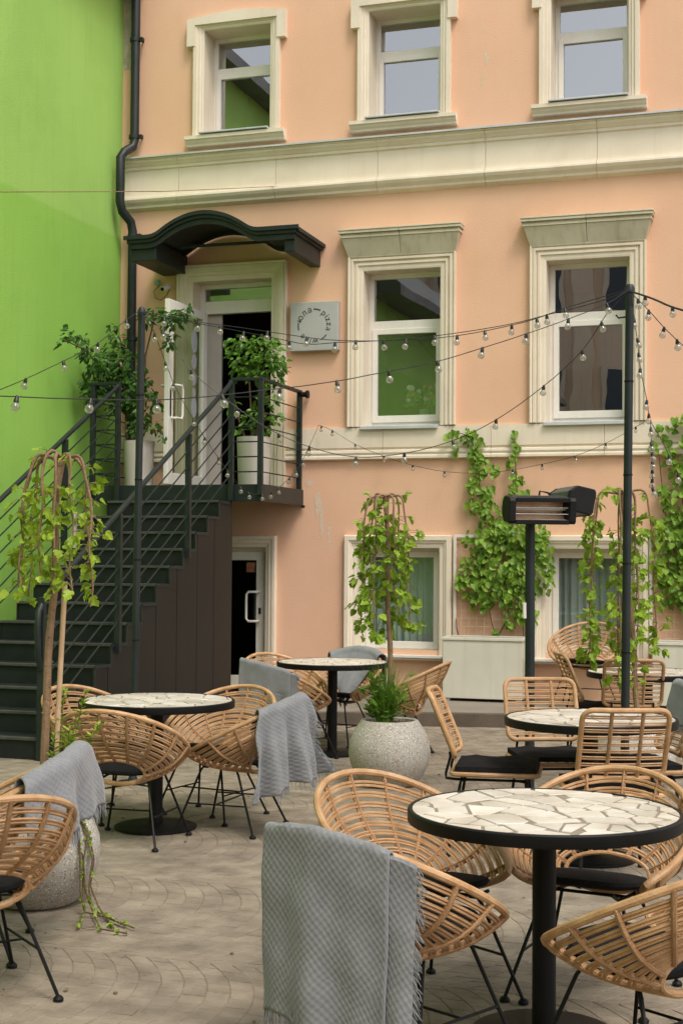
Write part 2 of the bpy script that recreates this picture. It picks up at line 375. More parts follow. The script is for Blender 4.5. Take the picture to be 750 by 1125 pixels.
# rooms behind the openings: dark closed boxes
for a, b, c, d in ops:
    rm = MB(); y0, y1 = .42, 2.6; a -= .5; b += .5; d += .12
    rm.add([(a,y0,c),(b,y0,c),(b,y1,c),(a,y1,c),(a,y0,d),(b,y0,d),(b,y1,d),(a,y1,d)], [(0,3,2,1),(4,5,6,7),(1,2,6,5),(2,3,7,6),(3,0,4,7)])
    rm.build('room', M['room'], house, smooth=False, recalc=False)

# cornice band, in lengths with open joints
cor = MB()
prof = [(0,6.225),(-.125,6.205),(-.125,6.185),(-.105,6.18),(-.105,6.155),(-.085,6.135),(-.07,6.115),(-.06,6.11),(-.06,6.08),(-.04,6.07),(-.04,5.79),(-.08,5.78),(-.085,5.755),(-.11,5.745),(-.115,5.72),(-.10,5.69),(-.065,5.655),(-.06,5.63),(-.03,5.615),(0,5.60)]
ed = [-7.60, -6.755, -5.565, -4.372, -3.165, -1.975, -.78, .42, 1.62, 2.82, 4.2]
for a, b in zip(ed[:-1], ed[1:]): cor.prism([(y, z) for y, z in prof], 'x', a+.002, b-.002)
cor.build('cornice', M['cream'], house, smooth=False)
fl = MB(); fl.prism([(.0,6.24),(-.145,6.215),(-.145,6.196),(-.135,6.196),(-.135,6.209),(0,6.233)], 'x', -7.62, 4.2); fl.build('flashing', M['flash'], house, smooth=False)
sco = MB()
sprof = [(0,3.02),(-.035,3.02),(-.035,2.80),(-.018,2.795),(-.018,2.775),(-.05,2.765),(-.055,2.74),(-.045,2.715),(-.055,2.70),(-.055,2.675),(0,2.665)]
for a, b in ((-5.44,-4.3),(-4.296,-3.1),(-3.096,-1.9),(-1.896,-.7),(-.696,.5),(.504,1.7),(1.704,4.2)): sco.prism(sprof, 'x', a, b)
sco.build('string_course', M['cream'], house, smooth=False)
sco = MB(); sco.prism(sprof, 'x', -7.45, -6.79); sco.build('string_course', M['cream'], house, smooth=False)

def frame_members(mb, x0, x1, z0, z1, y, w, d=.06, bars=()):
    mb.box(x0, x0+w, y, y+d, z0, z1); mb.box(x1-w, x1, y, y+d, z0, z1)
    mb.box(x0+w, x1-w, y+.002, y+d-.002, z0, z0+w*1.3); mb.box(x0+w, x1-w, y+.002, y+d-.002, z1-w, z1)
    for zz, h in bars: mb.box(x0+w, x1-w, y+.002, y+d-.002, zz-h/2, zz+h/2)
def sash(mb, x0, x1, z0, z1, y, w):
    frame_members(mb, x0, x1, z0, z1, y-.014, w, .05)

def upper_window(c):
    x0, x1, z0, z1 = c-.405, c+.405, 6.42, 7.645
    s = MB(); s.ring(x0, x1, z0, z1, [(0,-.30),(0,.03),(.012,.04),(.03,.04),(.04,.055),(.07,.055),(.075,.07),(.12,.07),(.12,0)])
    # eared head with a shallow arch, resting on the surround
    P = [(c-.60,7.46),(c-.60,7.77)] + [(c-.60+1.2*k/14, 7.77+.055*math.sin(PI*k/14)) for k in range(1,14)] + [(c+.60,7.77),(c+.60,7.46),(c+.50,7.46),(c+.50,7.70),(c-.50,7.70),(c-.50,7.46)]
    s.prism(P, 'y', -.085, -.001)
    win = s.build('window', M['cream'], house, smooth=False)
    k = MB(); k.prism([(0,6.415),(-.13,6.405),(-.13,6.365),(-.11,6.36),(-.10,6.335),(-.075,6.315),(-.07,6.295),(0,6.29)], 'x', c-.60, c+.60)
    k.build('sill', M['cream'], win, smooth=False)
    k = MB(); k.box(x0-.015, x1+.015, -.15, .29, 6.418, 6.436); k.build('sill_flashing', M['flash'], win, smooth=False, bevel=.003)
    f = MB(); y = .27; frame_members(f, x0, x1, z0+.018, z1, y, .05, .06, [(7.245,.085)])
    sash(f, x0+.035, x1-.035, z0+.05, 7.215, y, .055)
    f.build('frame', M['pvc'], win, smooth=False, bevel=.004)
    p = MB(); p.sheet(x0+.085, x1-.085, y+.022, z0+.12, 7.165); p.build('pane', M['skyglass'], win, smooth=False, recalc=False)
    p = MB(); p.sheet(x0+.05, x1-.05, y+.024, 7.287, z1-.05); p.build('pane', M['skyglass'], win, smooth=False, recalc=False)
for c in UX: upper_window(c)

def middle_window(c):
    x0, x1, z0, z1 = c-.435, c+.435, 3.03, 4.75
    s = MB(); s.ring(x0, x1, z0, z1, [(0,-.24),(0,.03),(.02,.035),(.055,.035),(.06,.05),(.085,.05),(.09,.035),(.105,.035),(.11,.06),(.135,.06),(.14,.045),(.155,.065),(.17,.065),(.17,0)])
    win = s.build('window', M['cream'], house, smooth=False)
    # flaring hood over the head: stepped cornice above a fluted coved panel
    h = MB(); hw0, hw1 = .60, .67
    def half(s):
        g_ = .0025*s
        a0, a1 = c+g_, c+s*hw0; b1 = c+s*(hw1-.01)
        h.add([(a0,-.06,4.895),(a1,-.06,4.895),(b1,-.14,5.10),(a0,-.14,5.10),(a0,-.001,4.895),(a1,-.001,4.895),(b1,-.001,5.10),(a0,-.001,5.10)],
              [(0,1,2,3),(4,7,6,5),(0,4,5,1),(1,5,6,2),(2,6,7,3),(3,7,4,0)])
        for zz, hw, yy, t_ in ((5.102,.672,.15,.028),(5.132,.660,.142,.016),(5.150,.685,.17,.028),(5.180,.69,.178,.016)):
            h.box(min(a0, c+s*hw), max(a0, c+s*hw), -yy, -.001, zz, zz+t_)
    half(-1); half(1)
    h.build('hood', M['hood'], win, smooth=False, bevel=.003)
    k = MB(); k.box(c-.455, c+.42, -.075, .22, 3.012, 3.034); k.box(c-.455, c+.42, -.077, -.065, 2.995, 3.03); k.build('sill', M['flash'], win, smooth=False, bevel=.003)
    f = MB(); y = .20; frame_members(f, x0, x1, z0+.006, z1, y, .055, .06, [(4.175,.10)])
    sash(f, x0+.04, x1-.04, z0+.06, 4.135, y, .06)
    f.build('frame', M['pvc'], win, smooth=False, bevel=.004)
    p = MB(); p.sheet(x0+.095, x1-.095, y+.022, 3.15, 4.08); p.build('pane', M['glass' if c < -3 else 'skyglass'], win, smooth=False, recalc=False)
    p = MB(); p.sheet(x0+.055, x1-.055, y+.024, 4.225, z1-.055); p.build('pane', M['glass' if c < -3 else 'skyglass'], win, smooth=False, recalc=False)
for c in (-4.095, -2.075): middle_window(c)

def low_window(c):
    x0, x1, z0, z1 = c-.465, c+.465, .60, 1.70
    s = MB(); s.ring(x0, x1, z0-.06, z1, [(0,-.22),(0,.025),(.02,.03),(.05,.03),(.055,.045),(.08,.05),(.085,.065),(.13,.065),(.135,.05),(.14,0)])
    win = s.build('window', M['cream'], house, smooth=False)
    k = MB(); k.box(c-.605, c+.52, -.10, .2, .515, .545); k.prism([(0,.51),(-.09,.51),(-.07,.49),(0,.485)], 'x', c-.60, c+.51); k.build('sill', M['pvc'], win, smooth=False, bevel=.004)
    f = MB(); y = .17; frame_members(f, x0, x1, .548, z1, y, .07, .06)
    frame_members(f, x0+.05, x1-.05, .60, z1-.04, y-.015, .06, .05)
    f.build('frame', M['pvc'], win, smooth=False, bevel=.004)
    p = MB(); p.sheet(x0+.10, x1-.10, y+.02, .66, z1-.09); p.build('pane', M['lowglass'], win, smooth=False, recalc=False)
    q = MB(); n = 90; vs = []
    for i in range(n+1):
        x = x0+.02 + (x1-x0-.04)*i/n; yy = y+.13 + .022*math.sin(i*.8) + .014*math.sin(i*.31+c)
        vs += [(x,yy,.62),(x,yy+.005,z1-.02)]
    q.add(vs, [(2*i,2*i+2,2*i+3,2*i+1) for i in range(n)]); q.build('curtain', M['curtain'], win, recalc=False)
for c in (-4.125, -2.05): low_window(c)

# landing doorway, with its glazed leaf swung right out
DX0, DX1 = -6.57, -5.61
s = MB(); s.ring(DX0, DX1, 2.34, 4.74, [(0,-.26),(0,.03),(.025,.035),(.055,.035),(.06,.055),(.095,.055),(.10,.07),(.15,.075),(.155,.06),(.17,.075),(.185,.075),(.185,0)])
dw = s.build('doorway', M['cream'], house, smooth=False)
f = MB(); y = .19
f.box(DX0, DX0+.055, y, y+.07, 2.34, 4.74); f.box(DX1-.055, DX1, y, y+.07, 2.34, 4.74)
f.box(DX0+.055, DX1-.055, y+.002, y+.068, 4.69, 4.74); f.box(DX0+.055, DX1-.055, y+.002, y+.068, 4.40, 4.545)
f.build('frame', M['pvc'], dw, smooth=False, bevel=.004)
p = MB(); p.sheet(DX0+.055, DX1-.055, y+.03, 4.545, 4.69); p.build('pane', M['glass'], dw, smooth=False, recalc=False)
k = MB(); k.box(DX0+.056, DX0+.235, .27, .31, 2.34, 4.40); k.build('fixed_panel', M['planterwhite'], dw, smooth=False, bevel=.004)
leaf = MB()   # hinged at the left jamb, standing square to the wall
lx = -6.50; lw, lz0, lz1, lt = .98, 2.375, 4.40, .055
def LP(a, z, o): # a along leaf from the hinge outwards, o thickness
    return (lx - .035*a/lw + o, .12 - a, z)
def lbox(mb, a0, a1, z0, z1, o0, o1):
    mb.add([LP(a0,z0,o0),LP(a1,z0,o0),LP(a1,z0,o1),LP(a0,z0,o1),LP(a0,z1,o0),LP(a1,z1,o0),LP(a1,z1,o1),LP(a0,z1,o1)],
           [(0,3,2,1),(4,5,6,7),(0,1,5,4),(1,2,6,5),(2,3,7,6),(3,0,4,7)])
lbox(leaf, 0, .11, lz0, lz1, 0, lt); lbox(leaf, lw-.12, lw, lz0, lz1, 0, lt)
lbox(leaf, .11, lw-.12, lz0, lz0+.13, .002, lt-.002); lbox(leaf, .11, lw-.12, lz1-.10, lz1, .002, lt-.002)
ld = leaf.build('door', M['pvc'], house, smooth=False, bevel=.005)
p = MB(); p.add([LP(.11,lz0+.13,.027),LP(lw-.12,lz0+.13,.027),LP(lw-.12,lz1-.10,.027),LP(.11,lz1-.10,.027)], [(0,1,2,3)]); p.build('pane', M['doorglass'], ld, smooth=False, recalc=False)
h = MB()
for o0, sg in ((lt, 1), (0, -1)):
    a = lw-.075; pts = [LP(a,3.10,o0), LP(a,3.10,o0+sg*.06), LP(a-.10,3.10,o0+sg*.075), LP(a-.12,3.14,o0+sg*.075), LP(a-.12,3.42,o0+sg*.075), LP(a-.10,3.46,o0+sg*.075), LP(a,3.46,o0+sg*.06), LP(a,3.46,o0)]
    h.tube(pts, .014, 8)
h.build('handle', M['pvc'], ld)
h = MB(); lbox(h, lw-.06, lw-.035, 3.12, 3.42, lt+.001, lt+.006); h.build('lock_plate', M['black'], ld, smooth=False)
dc = MB()
for zc, rz_, ry_ in ((4.03,.13,.075),(3.80,.085,.06),(3.60,.075,.055),(3.45,.05,.04),(3.28,.11,.075)):
    n = 28; pts = [LP(.30+ry_*math.cos(2*PI*k/n), zc+rz_*math.sin(2*PI*k/n), .0335) for k in range(n)]
    dc.add(pts, [tuple(range(n))])
dc.build('sticker', M['decal'], ld, smooth=False, recalc=False)

# basement door beside the stair
s = MB(); s.ring(-6.62, -5.66, .125, 1.70, [(0,-.2),(0,.02),(.02,.03),(.045,.03),(.05,.05),(.09,.05),(.095,.065),(.125,.065),(.13,0)])
d2 = s.build('doorway', M['cream'], house, smooth=False)
f = MB(); frame_members(f, -6.62, -5.66, .12, 1.70, .09, .05, .06); frame_members(f, -6.57, -5.71, .13, 1.65, .075, .095, .055)
f.build('frame', M['pvc'], d2, smooth=False, bevel=.005)
p = MB(); p.sheet(-6.475, -5.805, .10, .26, 1.555); p.build('pane', M['lowglass'], d2, smooth=False, recalc=False)
h = MB(); h.tube([(-5.765,.075,.87),(-5.765,.0,.87),(-5.86,-.02,.87),(-5.885,-.02,.90),(-5.885,-.02,1.17),(-5.86,-.02,1.20),(-5.765,0,1.20),(-5.765,.075,1.20)], .014, 8); h.build('handle', M['pvc'], d2)
h = MB(); h.box(-5.77, -5.745, .066, .0735, .95, 1.02); h.build('lock_plate', M['black'], d2, smooth=False)
h = MB(); h.box(-5.93, -5.83, .092, .0985, 1.42, 1.53); h.build('sticker', mat('red_brown_sticker', (.25,.07,.03), (.40,.2,.12), .5, scale=30), d2, smooth=False)

# downpipe in the corner, jogging out round the cornice
pts = [(-7.30,-.09,9.2),(-7.30,-.09,6.42),(-7.31,-.11,6.34),(-7.36,-.22,6.26),(-7.38,-.28,6.18),(-7.38,-.28,5.66),(-7.37,-.24,5.56),(-7.32,-.12,5.46),(-7.31,-.09,5.36),(-7.31,-.09,2.4),(-7.31,-.09,.1)]
dp = MB(); dp.tube(pts, .052, 14)
dpo = dp.build('downspout', M['steel'], house)
br = MB()
for zz in (7.6, 6.46, 5.30, 4.1, 3.0):
    br.lathe([(.052,-.02),(.062,-.02),(.062,.02),(.052,.02)], 14, (-7.305,-.09,zz)); br.box(-7.24,-7.20,-.12,-.06,zz-.02,zz+.02); br.box(-7.25,-7.235,-.09,0,zz-.008,zz+.008)
br.build('bracket', M['steel'], dpo, smooth=False)
# repair scar in the plaster beside the pipe
rs = MB(); poly = [(-7.43,7.3)]
zz = 7.3
L_ = []; Rr_ = []
while zz < 9.25:
    L_.append((-7.49 + random.uniform(-.01,.01), zz)); Rr_.append((-7.40 + random.uniform(-.022,.022), zz)); zz += .09
rs.prism(Rr_ + L_[::-1], 'y', -.004, .0); rs.build('plaster_patch', mat('bare_plaster', (.5,.43,.34), (.36,.31,.25), .95, scale=14, bump=.8, bscale=40), house, smooth=False)
# small chips in the stucco
chm = mat('exposed_render', (.62,.46,.32), (.72,.58,.44), .95, scale=30)
for (x, z, sx, sz) in ((-3.17,7.0,.03,.07),(-3.22,6.75,.012,.10),(-5.05,2.2,.05,.16),(-5.0,1.98,.03,.22),(-5.16,2.42,.05,.05),(-4.92,1.85,.02,.2),(-3.2,7.3,.012,.04)):
    n = 14; ch = MB(); ch.add([(x+sx*math.cos(2*PI*k/n)*random.uniform(.5,1.1), -.0022, z+sz*math.sin(2*PI*k/n)*random.uniform(.5,1.1)) for k in range(n)], [tuple(range(n))])
    ch.build('chipped_plaster', chm, house, smooth=False, recalc=False)

# ------------------------------------------------------------------ green building
gb = thing('green_building', 'tall blank lime green rendered wall closing the left side of the courtyard', 'building', (-7.5,-6,0))
w = MB(); w.box(-13,-7.5,-9.5,.0,0,8.25); w.box(-13,-7.503,-30,-9.5,0,6.5); w.build('wall', M['green'], gb, smooth=False)
rf = MB(); rf.prism([(-13.2,8.25),(-7.2,8.25),(-7.2,8.42),(-13.2,9.6)], 'y', -9.7, .0)
rf.prism([(-13.2,6.5),(-6.9,6.5),(-6.9,6.68),(-10.2,9.6),(-13.2,9.7)], 'y', -30, -9.72); rf.build('roof', mat('grey_roof_sheet', (.10,.10,.10), (.16,.16,.155), .6, scale=2), gb, smooth=False)

# opposite house, seen only as a reflection in the panes
ob = thing('opposite_building', 'brown beige building across the yard mirrored in the right hand window panes', 'building', (-4,-34,0))
w = MB(); w.box(-20,16,-42,-34,0,14.5)
for k in range(12):
    x = -19 + k*3; w.box(x-.35,x+.35,-34.002,-33.7,0,14.5)
w.box(-20,16,-34.001,-33.6,4.6,5.0); w.box(-20,16,-34.001,-33.5,14,14.6)
w.build('wall', mat('brown_beige_render', (.68,.53,.38), (.76,.61,.45), .9, scale=.7, streak=.4), ob, smooth=False)
pw = mat('dark_blue_glass', (.008,.014,.022), (.012,.02,.03), .1)
fw = mat('beige_window_trim', (.62,.52,.4), (.68,.58,.46), .8)
for k in range(11):
    for z in (1.0, 5.6, 10.2):
        x = -17.5 + k*3
        q = MB(); q.box(x-.85,x+.85,-34.003,-33.9,z-.15,z+2.75)
        wo = q.build('window', fw, ob, smooth=False)
        q = MB(); q.box(x-.68,x-.03,-33.899,-33.88,z,z+2.6); q.box(x+.03,x+.68,-33.899,-33.88,z,z+2.6); q.build('pane', pw, wo, smooth=False)

# ------------------------------------------------------------------ steel stair and landing
st = thing('metal_staircase', 'dark steel staircase with thin railing bars climbing to the open doorway', 'staircase', (-6.2,-1.3,0))
NR, RH, TD = 14, .1664, .296; SX0, SX1, LY = -6.84, -5.60, -1.25; LZ = 2.33
steps = MB(); nose = MB()
for k in range(1, NR):
    z = LZ - RH*k; y1 = LY - TD*(k-1); y0 = LY - TD*k
    steps.box(SX0, SX1, y0+.012, y1+.012, z-.012, z-.002)                     # tread plate
    steps.box(SX0, SX1, y0+.012, y0+.018, z-RH+.0, z-.013)                    # riser plate
    nose.box(SX0-.004, SX1+.004, y0-.008, y0+.034, z-.022, z+.003)            # worn nosing strip
steps.box(SX0, SX1, LY-.004, LY+.002, LZ-RH, LZ-.165)
steps.build('steps', M['stepmetal'], st, smooth=False)
nose.build('nosing', M['nose'], st, smooth=False, bevel=.004)
# stringer panelling: upright boards whose tops follow the steps
pan = MB(); yk = lambda k: LY - TD*k
bd = [LY+.06, -1.25-TD*1.42, -1.25-TD*2.85, -1.25-TD*4.45, -1.25-TD*6.0, -1.25-TD*7.6, -1.25-TD*9.2, -1.25-TD*10.8, -1.25-TD*12.4, -1.25-TD*13]
def topz(y):
    k = math.floor((LY - y)/TD + 1e-6) + 1
    return LZ - RH*k
def panel(mb, x0, x1):
    for a, b in zip(bd[:-1], bd[1:]):
        hi, lo = a-.006, b+.006
        cuts = sorted({hi, lo} | {yk(k) for k in range(0, 14) if lo < yk(k) < hi}, reverse=True)
        pts = [(hi, 0.004)]
        for u, v in zip(cuts[:-1], cuts[1:]):
            t = max(.02, topz((u+v)/2)) - .015
            pts += [(u, t), (v, t)]
        pts.append((lo, .004)); mb.prism(pts, 'x', x0, x1)
panel(pan, SX1+.002, SX1+.016); pan.build('side_panel', M['panel'], st, smooth=False, bevel=.002)
rib = MB()
for b in bd[1:-1]: rib.box(SX1+.001, SX1+.009, b-.012, b+.012, .004, topz(b-.02)-.03)
for k in range(1, 14):   # small capping angle along each step end
    rib.box(SX1+.004, SX1+.024, yk(k)-.004, yk(k-1)-.002, LZ-RH*k-.028, LZ-RH*k-.001)
    if k < 13: rib.box(SX1+.004, SX1+.022, yk(k)-.016, yk(k)+.006, LZ-RH*(k+1)-.001, LZ-RH*k-.029)
rib.build('panel_seam', M['steel'], st, smooth=False)
pl = MB(); panel(pl, SX0-.016, SX0-.002); pl.build('side_panel', M['panel'], st, smooth=False)
# landing deck and fascia
LX0, LX1 = -7.20, -5.22
dk = MB(); dk.box(LX0+.02, LX1-.02, LY+.02, -.02, LZ-.03, LZ-.001); dk.box(LX0+.3, LX1-.1, -.75, -.65, LZ-.14, LZ-.031); dk.build('landing_deck', M['stepmetal'], st, smooth=False)
fa = MB(); fa.box(LX0, LX1, LY-.006, LY+.012, LZ-.165, LZ+.012); fa.box(LX1-.012, LX1, LY+.0125, -.005, LZ-.165, LZ+.012); fa.box(LX0, LX0+.012, LY+.0125, -.005, LZ-.165, LZ+.012)
fa.box(LX1-.011, LX1+.03, -.05, -.03, LZ-.19, LZ-.16)
fa.build('fascia', M['steel'], st, smooth=False, bevel=.004)
RT = LZ + 1.10   # handrail height
def post(x, y, z0, z1, w=.055):
    m = MB(); m.box(x-w/2, x+w/2, y-w*.4, y+w*.4, z0, z1); m.build('railing_post', M['steel'], st, smooth=False, bevel=.004)
slope = RH/TD
railz = lambda y: RT - .03 + (y - (LY-.03))*slope
XR, XL = SX1+.03, SX0-.03
for y in (-2.36, -3.82): post(XR, y, railz(y)-1.22, railz(y)-.02)
post(XR, -5.12, 0.0, railz(-5.05)-.02)
for y in (-2.42, -3.9, -5.12): post(XL, y, max(0, railz(y)-1.2), railz(y)-.02)
post(XR, LY-.03, LZ-.16, RT); post(XL, LY-.03, LZ-.16, RT)
post(LX1-.03, LY-.02, LZ-.1, RT); post(LX1-.03, -.07, LZ-.1, RT-.0); post(LX0+.03, LY-.02, LZ-.1, RT)
def handrail(x):
    m = MB(); y0 = LY-.03
    m.tube([(x,y0+.01,RT-.01),(x,y0-.1,railz(y0-.1)),(x,-4.9,railz(-4.9)),(x,-5.08,railz(-5.08)-.01),(x,-5.17,railz(-5.17)-.06),(x,-5.19,railz(-5.19)-.16),(x,-5.17,.80),(x,-5.13,.70)], .024, 10)
    m.build('handrail', M['steel'], st)
handrail(XR); handrail(XL)
m = MB()
for a, b in (((XR,LY-.03,RT),(LX1-.03,LY-.02,RT)),((LX1-.03,LY-.045,RT+.001),(LX1-.03,-.06,RT+.001)),((XL+.02,LY-.03,RT),(LX0+.03,LY-.02,RT)),((LX0+.03,LY-.045,RT+.001),(LX0+.03,-.06,RT+.001))): m.bar(a, b, .055, .03)
m.build('handrail', M['steel'], st, smooth=False, bevel=.004)
def bars(fn): 
    m = MB()
    for t in range(1, 8): fn(m, t)
    return m
for X in (XR, XL):
    for t in range(1, 7):
        d = .155*t; m = MB(); m.tube([(X,LY-.06,railz(LY-.06)-d-.02),(X,-5.1,railz(-5.1)-d-.02)], .0075, 6); m.build('railing_bar', M['steel'], st)
for t in range(1, 7):
    z = RT - .03 - .155*t
    for a, b in (((XR,LY-.025,z),(LX1-.03,LY-.025,z)),((LX1-.03,LY,z),(LX1-.03,-.08,z)),((LX0+.03,LY-.025,z),(XL,LY-.025,z)),((LX0+.03,LY,z),(LX0+.03,-.08,z))):
        m = MB(); m.tube([a, b], .0075, 6); m.build('railing_bar', M['steel'], st)
m = MB(); m.tube([(LX1-.03,-.075,RT-.03),(LX1+.05,-.075,RT-.03)], .03, 10); m.tube([(LX1+.05,-.075,RT-.03),(LX1+.075,-.075,RT-.03)], .045, 12); m.build('end_cap', M['black'], st)

# ------------------------------------------------------------------ canopy over the doorway
ca = thing('door_canopy', 'dark metal canopy with an arched roof over the upper doorway', 'canopy', (-5.97,-.5,4.9))
cx0, cx1, cyf = -6.95, -5.04, -.85
def archz(x, base=5.065, h=.225):
    t = abs(x + 6.08)/.57
    return base + h*((1-t*t) if t < .88 else (max(0, 1.136-t)/.256)**2*.2256)
def archstrip(mb, y0, y1, up, dn, ext=0, n=48):
    xs_ = [cx0-ext + (cx1-cx0+2*ext)*i/n for i in range(n+1)]
    P = [(x, archz(x)+up) for x in xs_] + [(x, archz(x)-dn) for x in xs_[::-1]]
    mb.prism(P, 'y', y0, y1)
m = MB(); archstrip(m, cyf, -.02, .0, .018); rfo = m.build('roof', M['steel'], ca)
m = MB(); archstrip(m, cyf-.03, cyf-.001, .0, .105); archstrip(m, cyf-.055, cyf-.031, .022, .045, .03); archstrip(m, cyf-.08, cyf-.056, .034, .008, .06); m.build('fascia', M['steel'], ca)
m = MB(); m.box(cx0, cx0+.30, cyf, -.004, 4.83, 5.045); m.box(cx0-.03, cx0-.001, cyf-.03, -.004, 5.015, 5.068); m.build('side_beam', M['steel'], ca, smooth=False, bevel=.006)
m = MB(); m.box(cx1-.12, cx1, cyf, -.004, 4.83, 5.045)
m.box(cx1+.001, cx1+.03, cyf-.03, -.004, 5.015, 5.068); m.box(cx1+.031, cx1+.06, cyf-.05, -.004, 5.04, 5.083)
m.build('side_beam', M['steel'], ca, smooth=False, bevel=.006)
m = MB()
for y in (-.12,): archstrip(m, y-.02, y+.02, -.019, .06)
m.bar((-6.55,-.5,5.04),(-5.5,-.4,5.06),.03,.03); m.build('rib', M['steel'], ca)

# wall lamp / camera under the canopy
cam_ = thing('security_camera', 'small white security camera with pale green cap under the canopy beside the pipe', 'camera', (-6.93,-.08,4.72))
m = MB(); m.lathe([(.0,.0),(.035,.0),(.04,.03),(.03,.06),(0,.07)], 14, (-7.0,-.06,4.72)); m.build('cap', M['plasticgreen'], cam_)
m = MB(); m.tube([(-6.86,-.02,4.70),(-6.87,-.09,4.685),(-6.89,-.16,4.65)], [.02,.035,.032], 12); m.build('body', M['pvc'], cam_)
m = MB(); m.tube([(-6.89,-.161,4.65),(-6.892,-.168,4.646)], .022, 12); m.build('lens', M['black'], cam_)
m = MB(); m.tube([(-7.0,-.02,4.72),(-7.06,-.03,4.66),(-7.04,-.03,4.58),(-6.97,-.03,4.55),(-6.9,-.03,4.60),(-6.86,-.02,4.68)], .004, 6); m.build('cord', M['black'], cam_)
cb = MB(); cb.tube([(-4.549,-8.069,3.62),(-5.062,-4.084,4.66),(-5.575,-.1,5.751),(-4.31,-.06,5.688),(-4.2,-.05,5.69)], .0035, 6)
tag(cb.build('overhead_cable', M['bark']), 'thin brown cable strung past the green wall to the cornice', 'cable')

# ------------------------------------------------------------------ sign
sg = thing('wall_sign', 'square grey sign with a ring of dark lettering beside the upper doorway', 'sign', (-5.085,0,4.155))
m = MB(); m.box(-5.365,-4.805,-.085,-.004,3.885,4.43); m.build('panel', M['signface'], sg, smooth=False, bevel=.006)
def letters(chars, mtl, parent, name, rad, size, y):
    mb = MB(); c = (-5.085, 4.165)
    for ch, ang in chars:
        a = R(ang)
        if ch == '-':
            n = 10; half = R(13)
            for i in range(n):
                a0 = a-half+2*half*i/n; a1 = a-half+2*half*(i+1)/n; q = []
                for aa, rr in ((a0,rad+.038),(a1,rad+.038),(a1,rad+.025),(a0,rad+.025)): q.append((c[0]+rr*math.sin(aa), y, c[1]+rr*math.cos(aa)))
                mb.add(q, [(0,1,2,3)])
            continue
        cu = bpy.data.curves.new('glyph', 'FONT'); cu.body = ch; cu.size = size; cu.align_x = 'CENTER'
        o = bpy.data.objects.new('glyph', cu); col.objects.link(o)
        dg = bpy.context.evaluated_depsgraph_get(); ev = o.evaluated_get(dg); me = ev.to_mesh()
        vs = []
        for v in me.vertices:
            X, Z = v.co.x, v.co.y + rad
            vs.append((c[0] + X*math.cos(a) + Z*math.sin(a), y, c[1] - X*math.sin(a) + Z*math.cos(a)))
        mb.add(vs, [tuple(p.vertices) for p in me.polygons]); ev.to_mesh_clear()
        bpy.data.objects.remove(o); bpy.data.curves.remove(cu)
    mb.build(name, mtl, parent, smooth=False, recalc=False)
for wd_, an_ in (('юла',(-64,-38,-16)), ('pizza',(41,57,70,87,106)), ('wine',(174,193,208,228)), ('-',(12,)), ('-',(140,)), ('-',(268,))):
    letters(list(zip(wd_, an_)), M['letter'], sg, 'lettering' if wd_ != '-' else 'dash', .150, .098, -.0875)
# louvred vent on the green wall, behind the stair rail
vt = thing('wall_vent', 'small pale slatted vent on the green wall behind the stair railing', 'vent', (-7.5,-.85,1.55))
m = MB(); m.box(-7.499,-7.46,-1.09,-1.06,1.55,2.05); m.box(-7.499,-7.46,-.65,-.62,1.55,2.05); m.box(-7.499,-7.461,-1.06,-.65,1.55,1.58); m.box(-7.499,-7.461,-1.06,-.65,2.02,2.05); m.build('frame', M['pvc'], vt, smooth=False)
m = MB()
for k in range(8): m.bar((-7.475,-1.06,1.61+.053*k),(-7.475,-.65,1.61+.053*k),.03,.012)
m.box(-7.49,-7.462,-.86,-.85,1.58,2.02); m.build('slats', M['pvc'], vt, smooth=False)

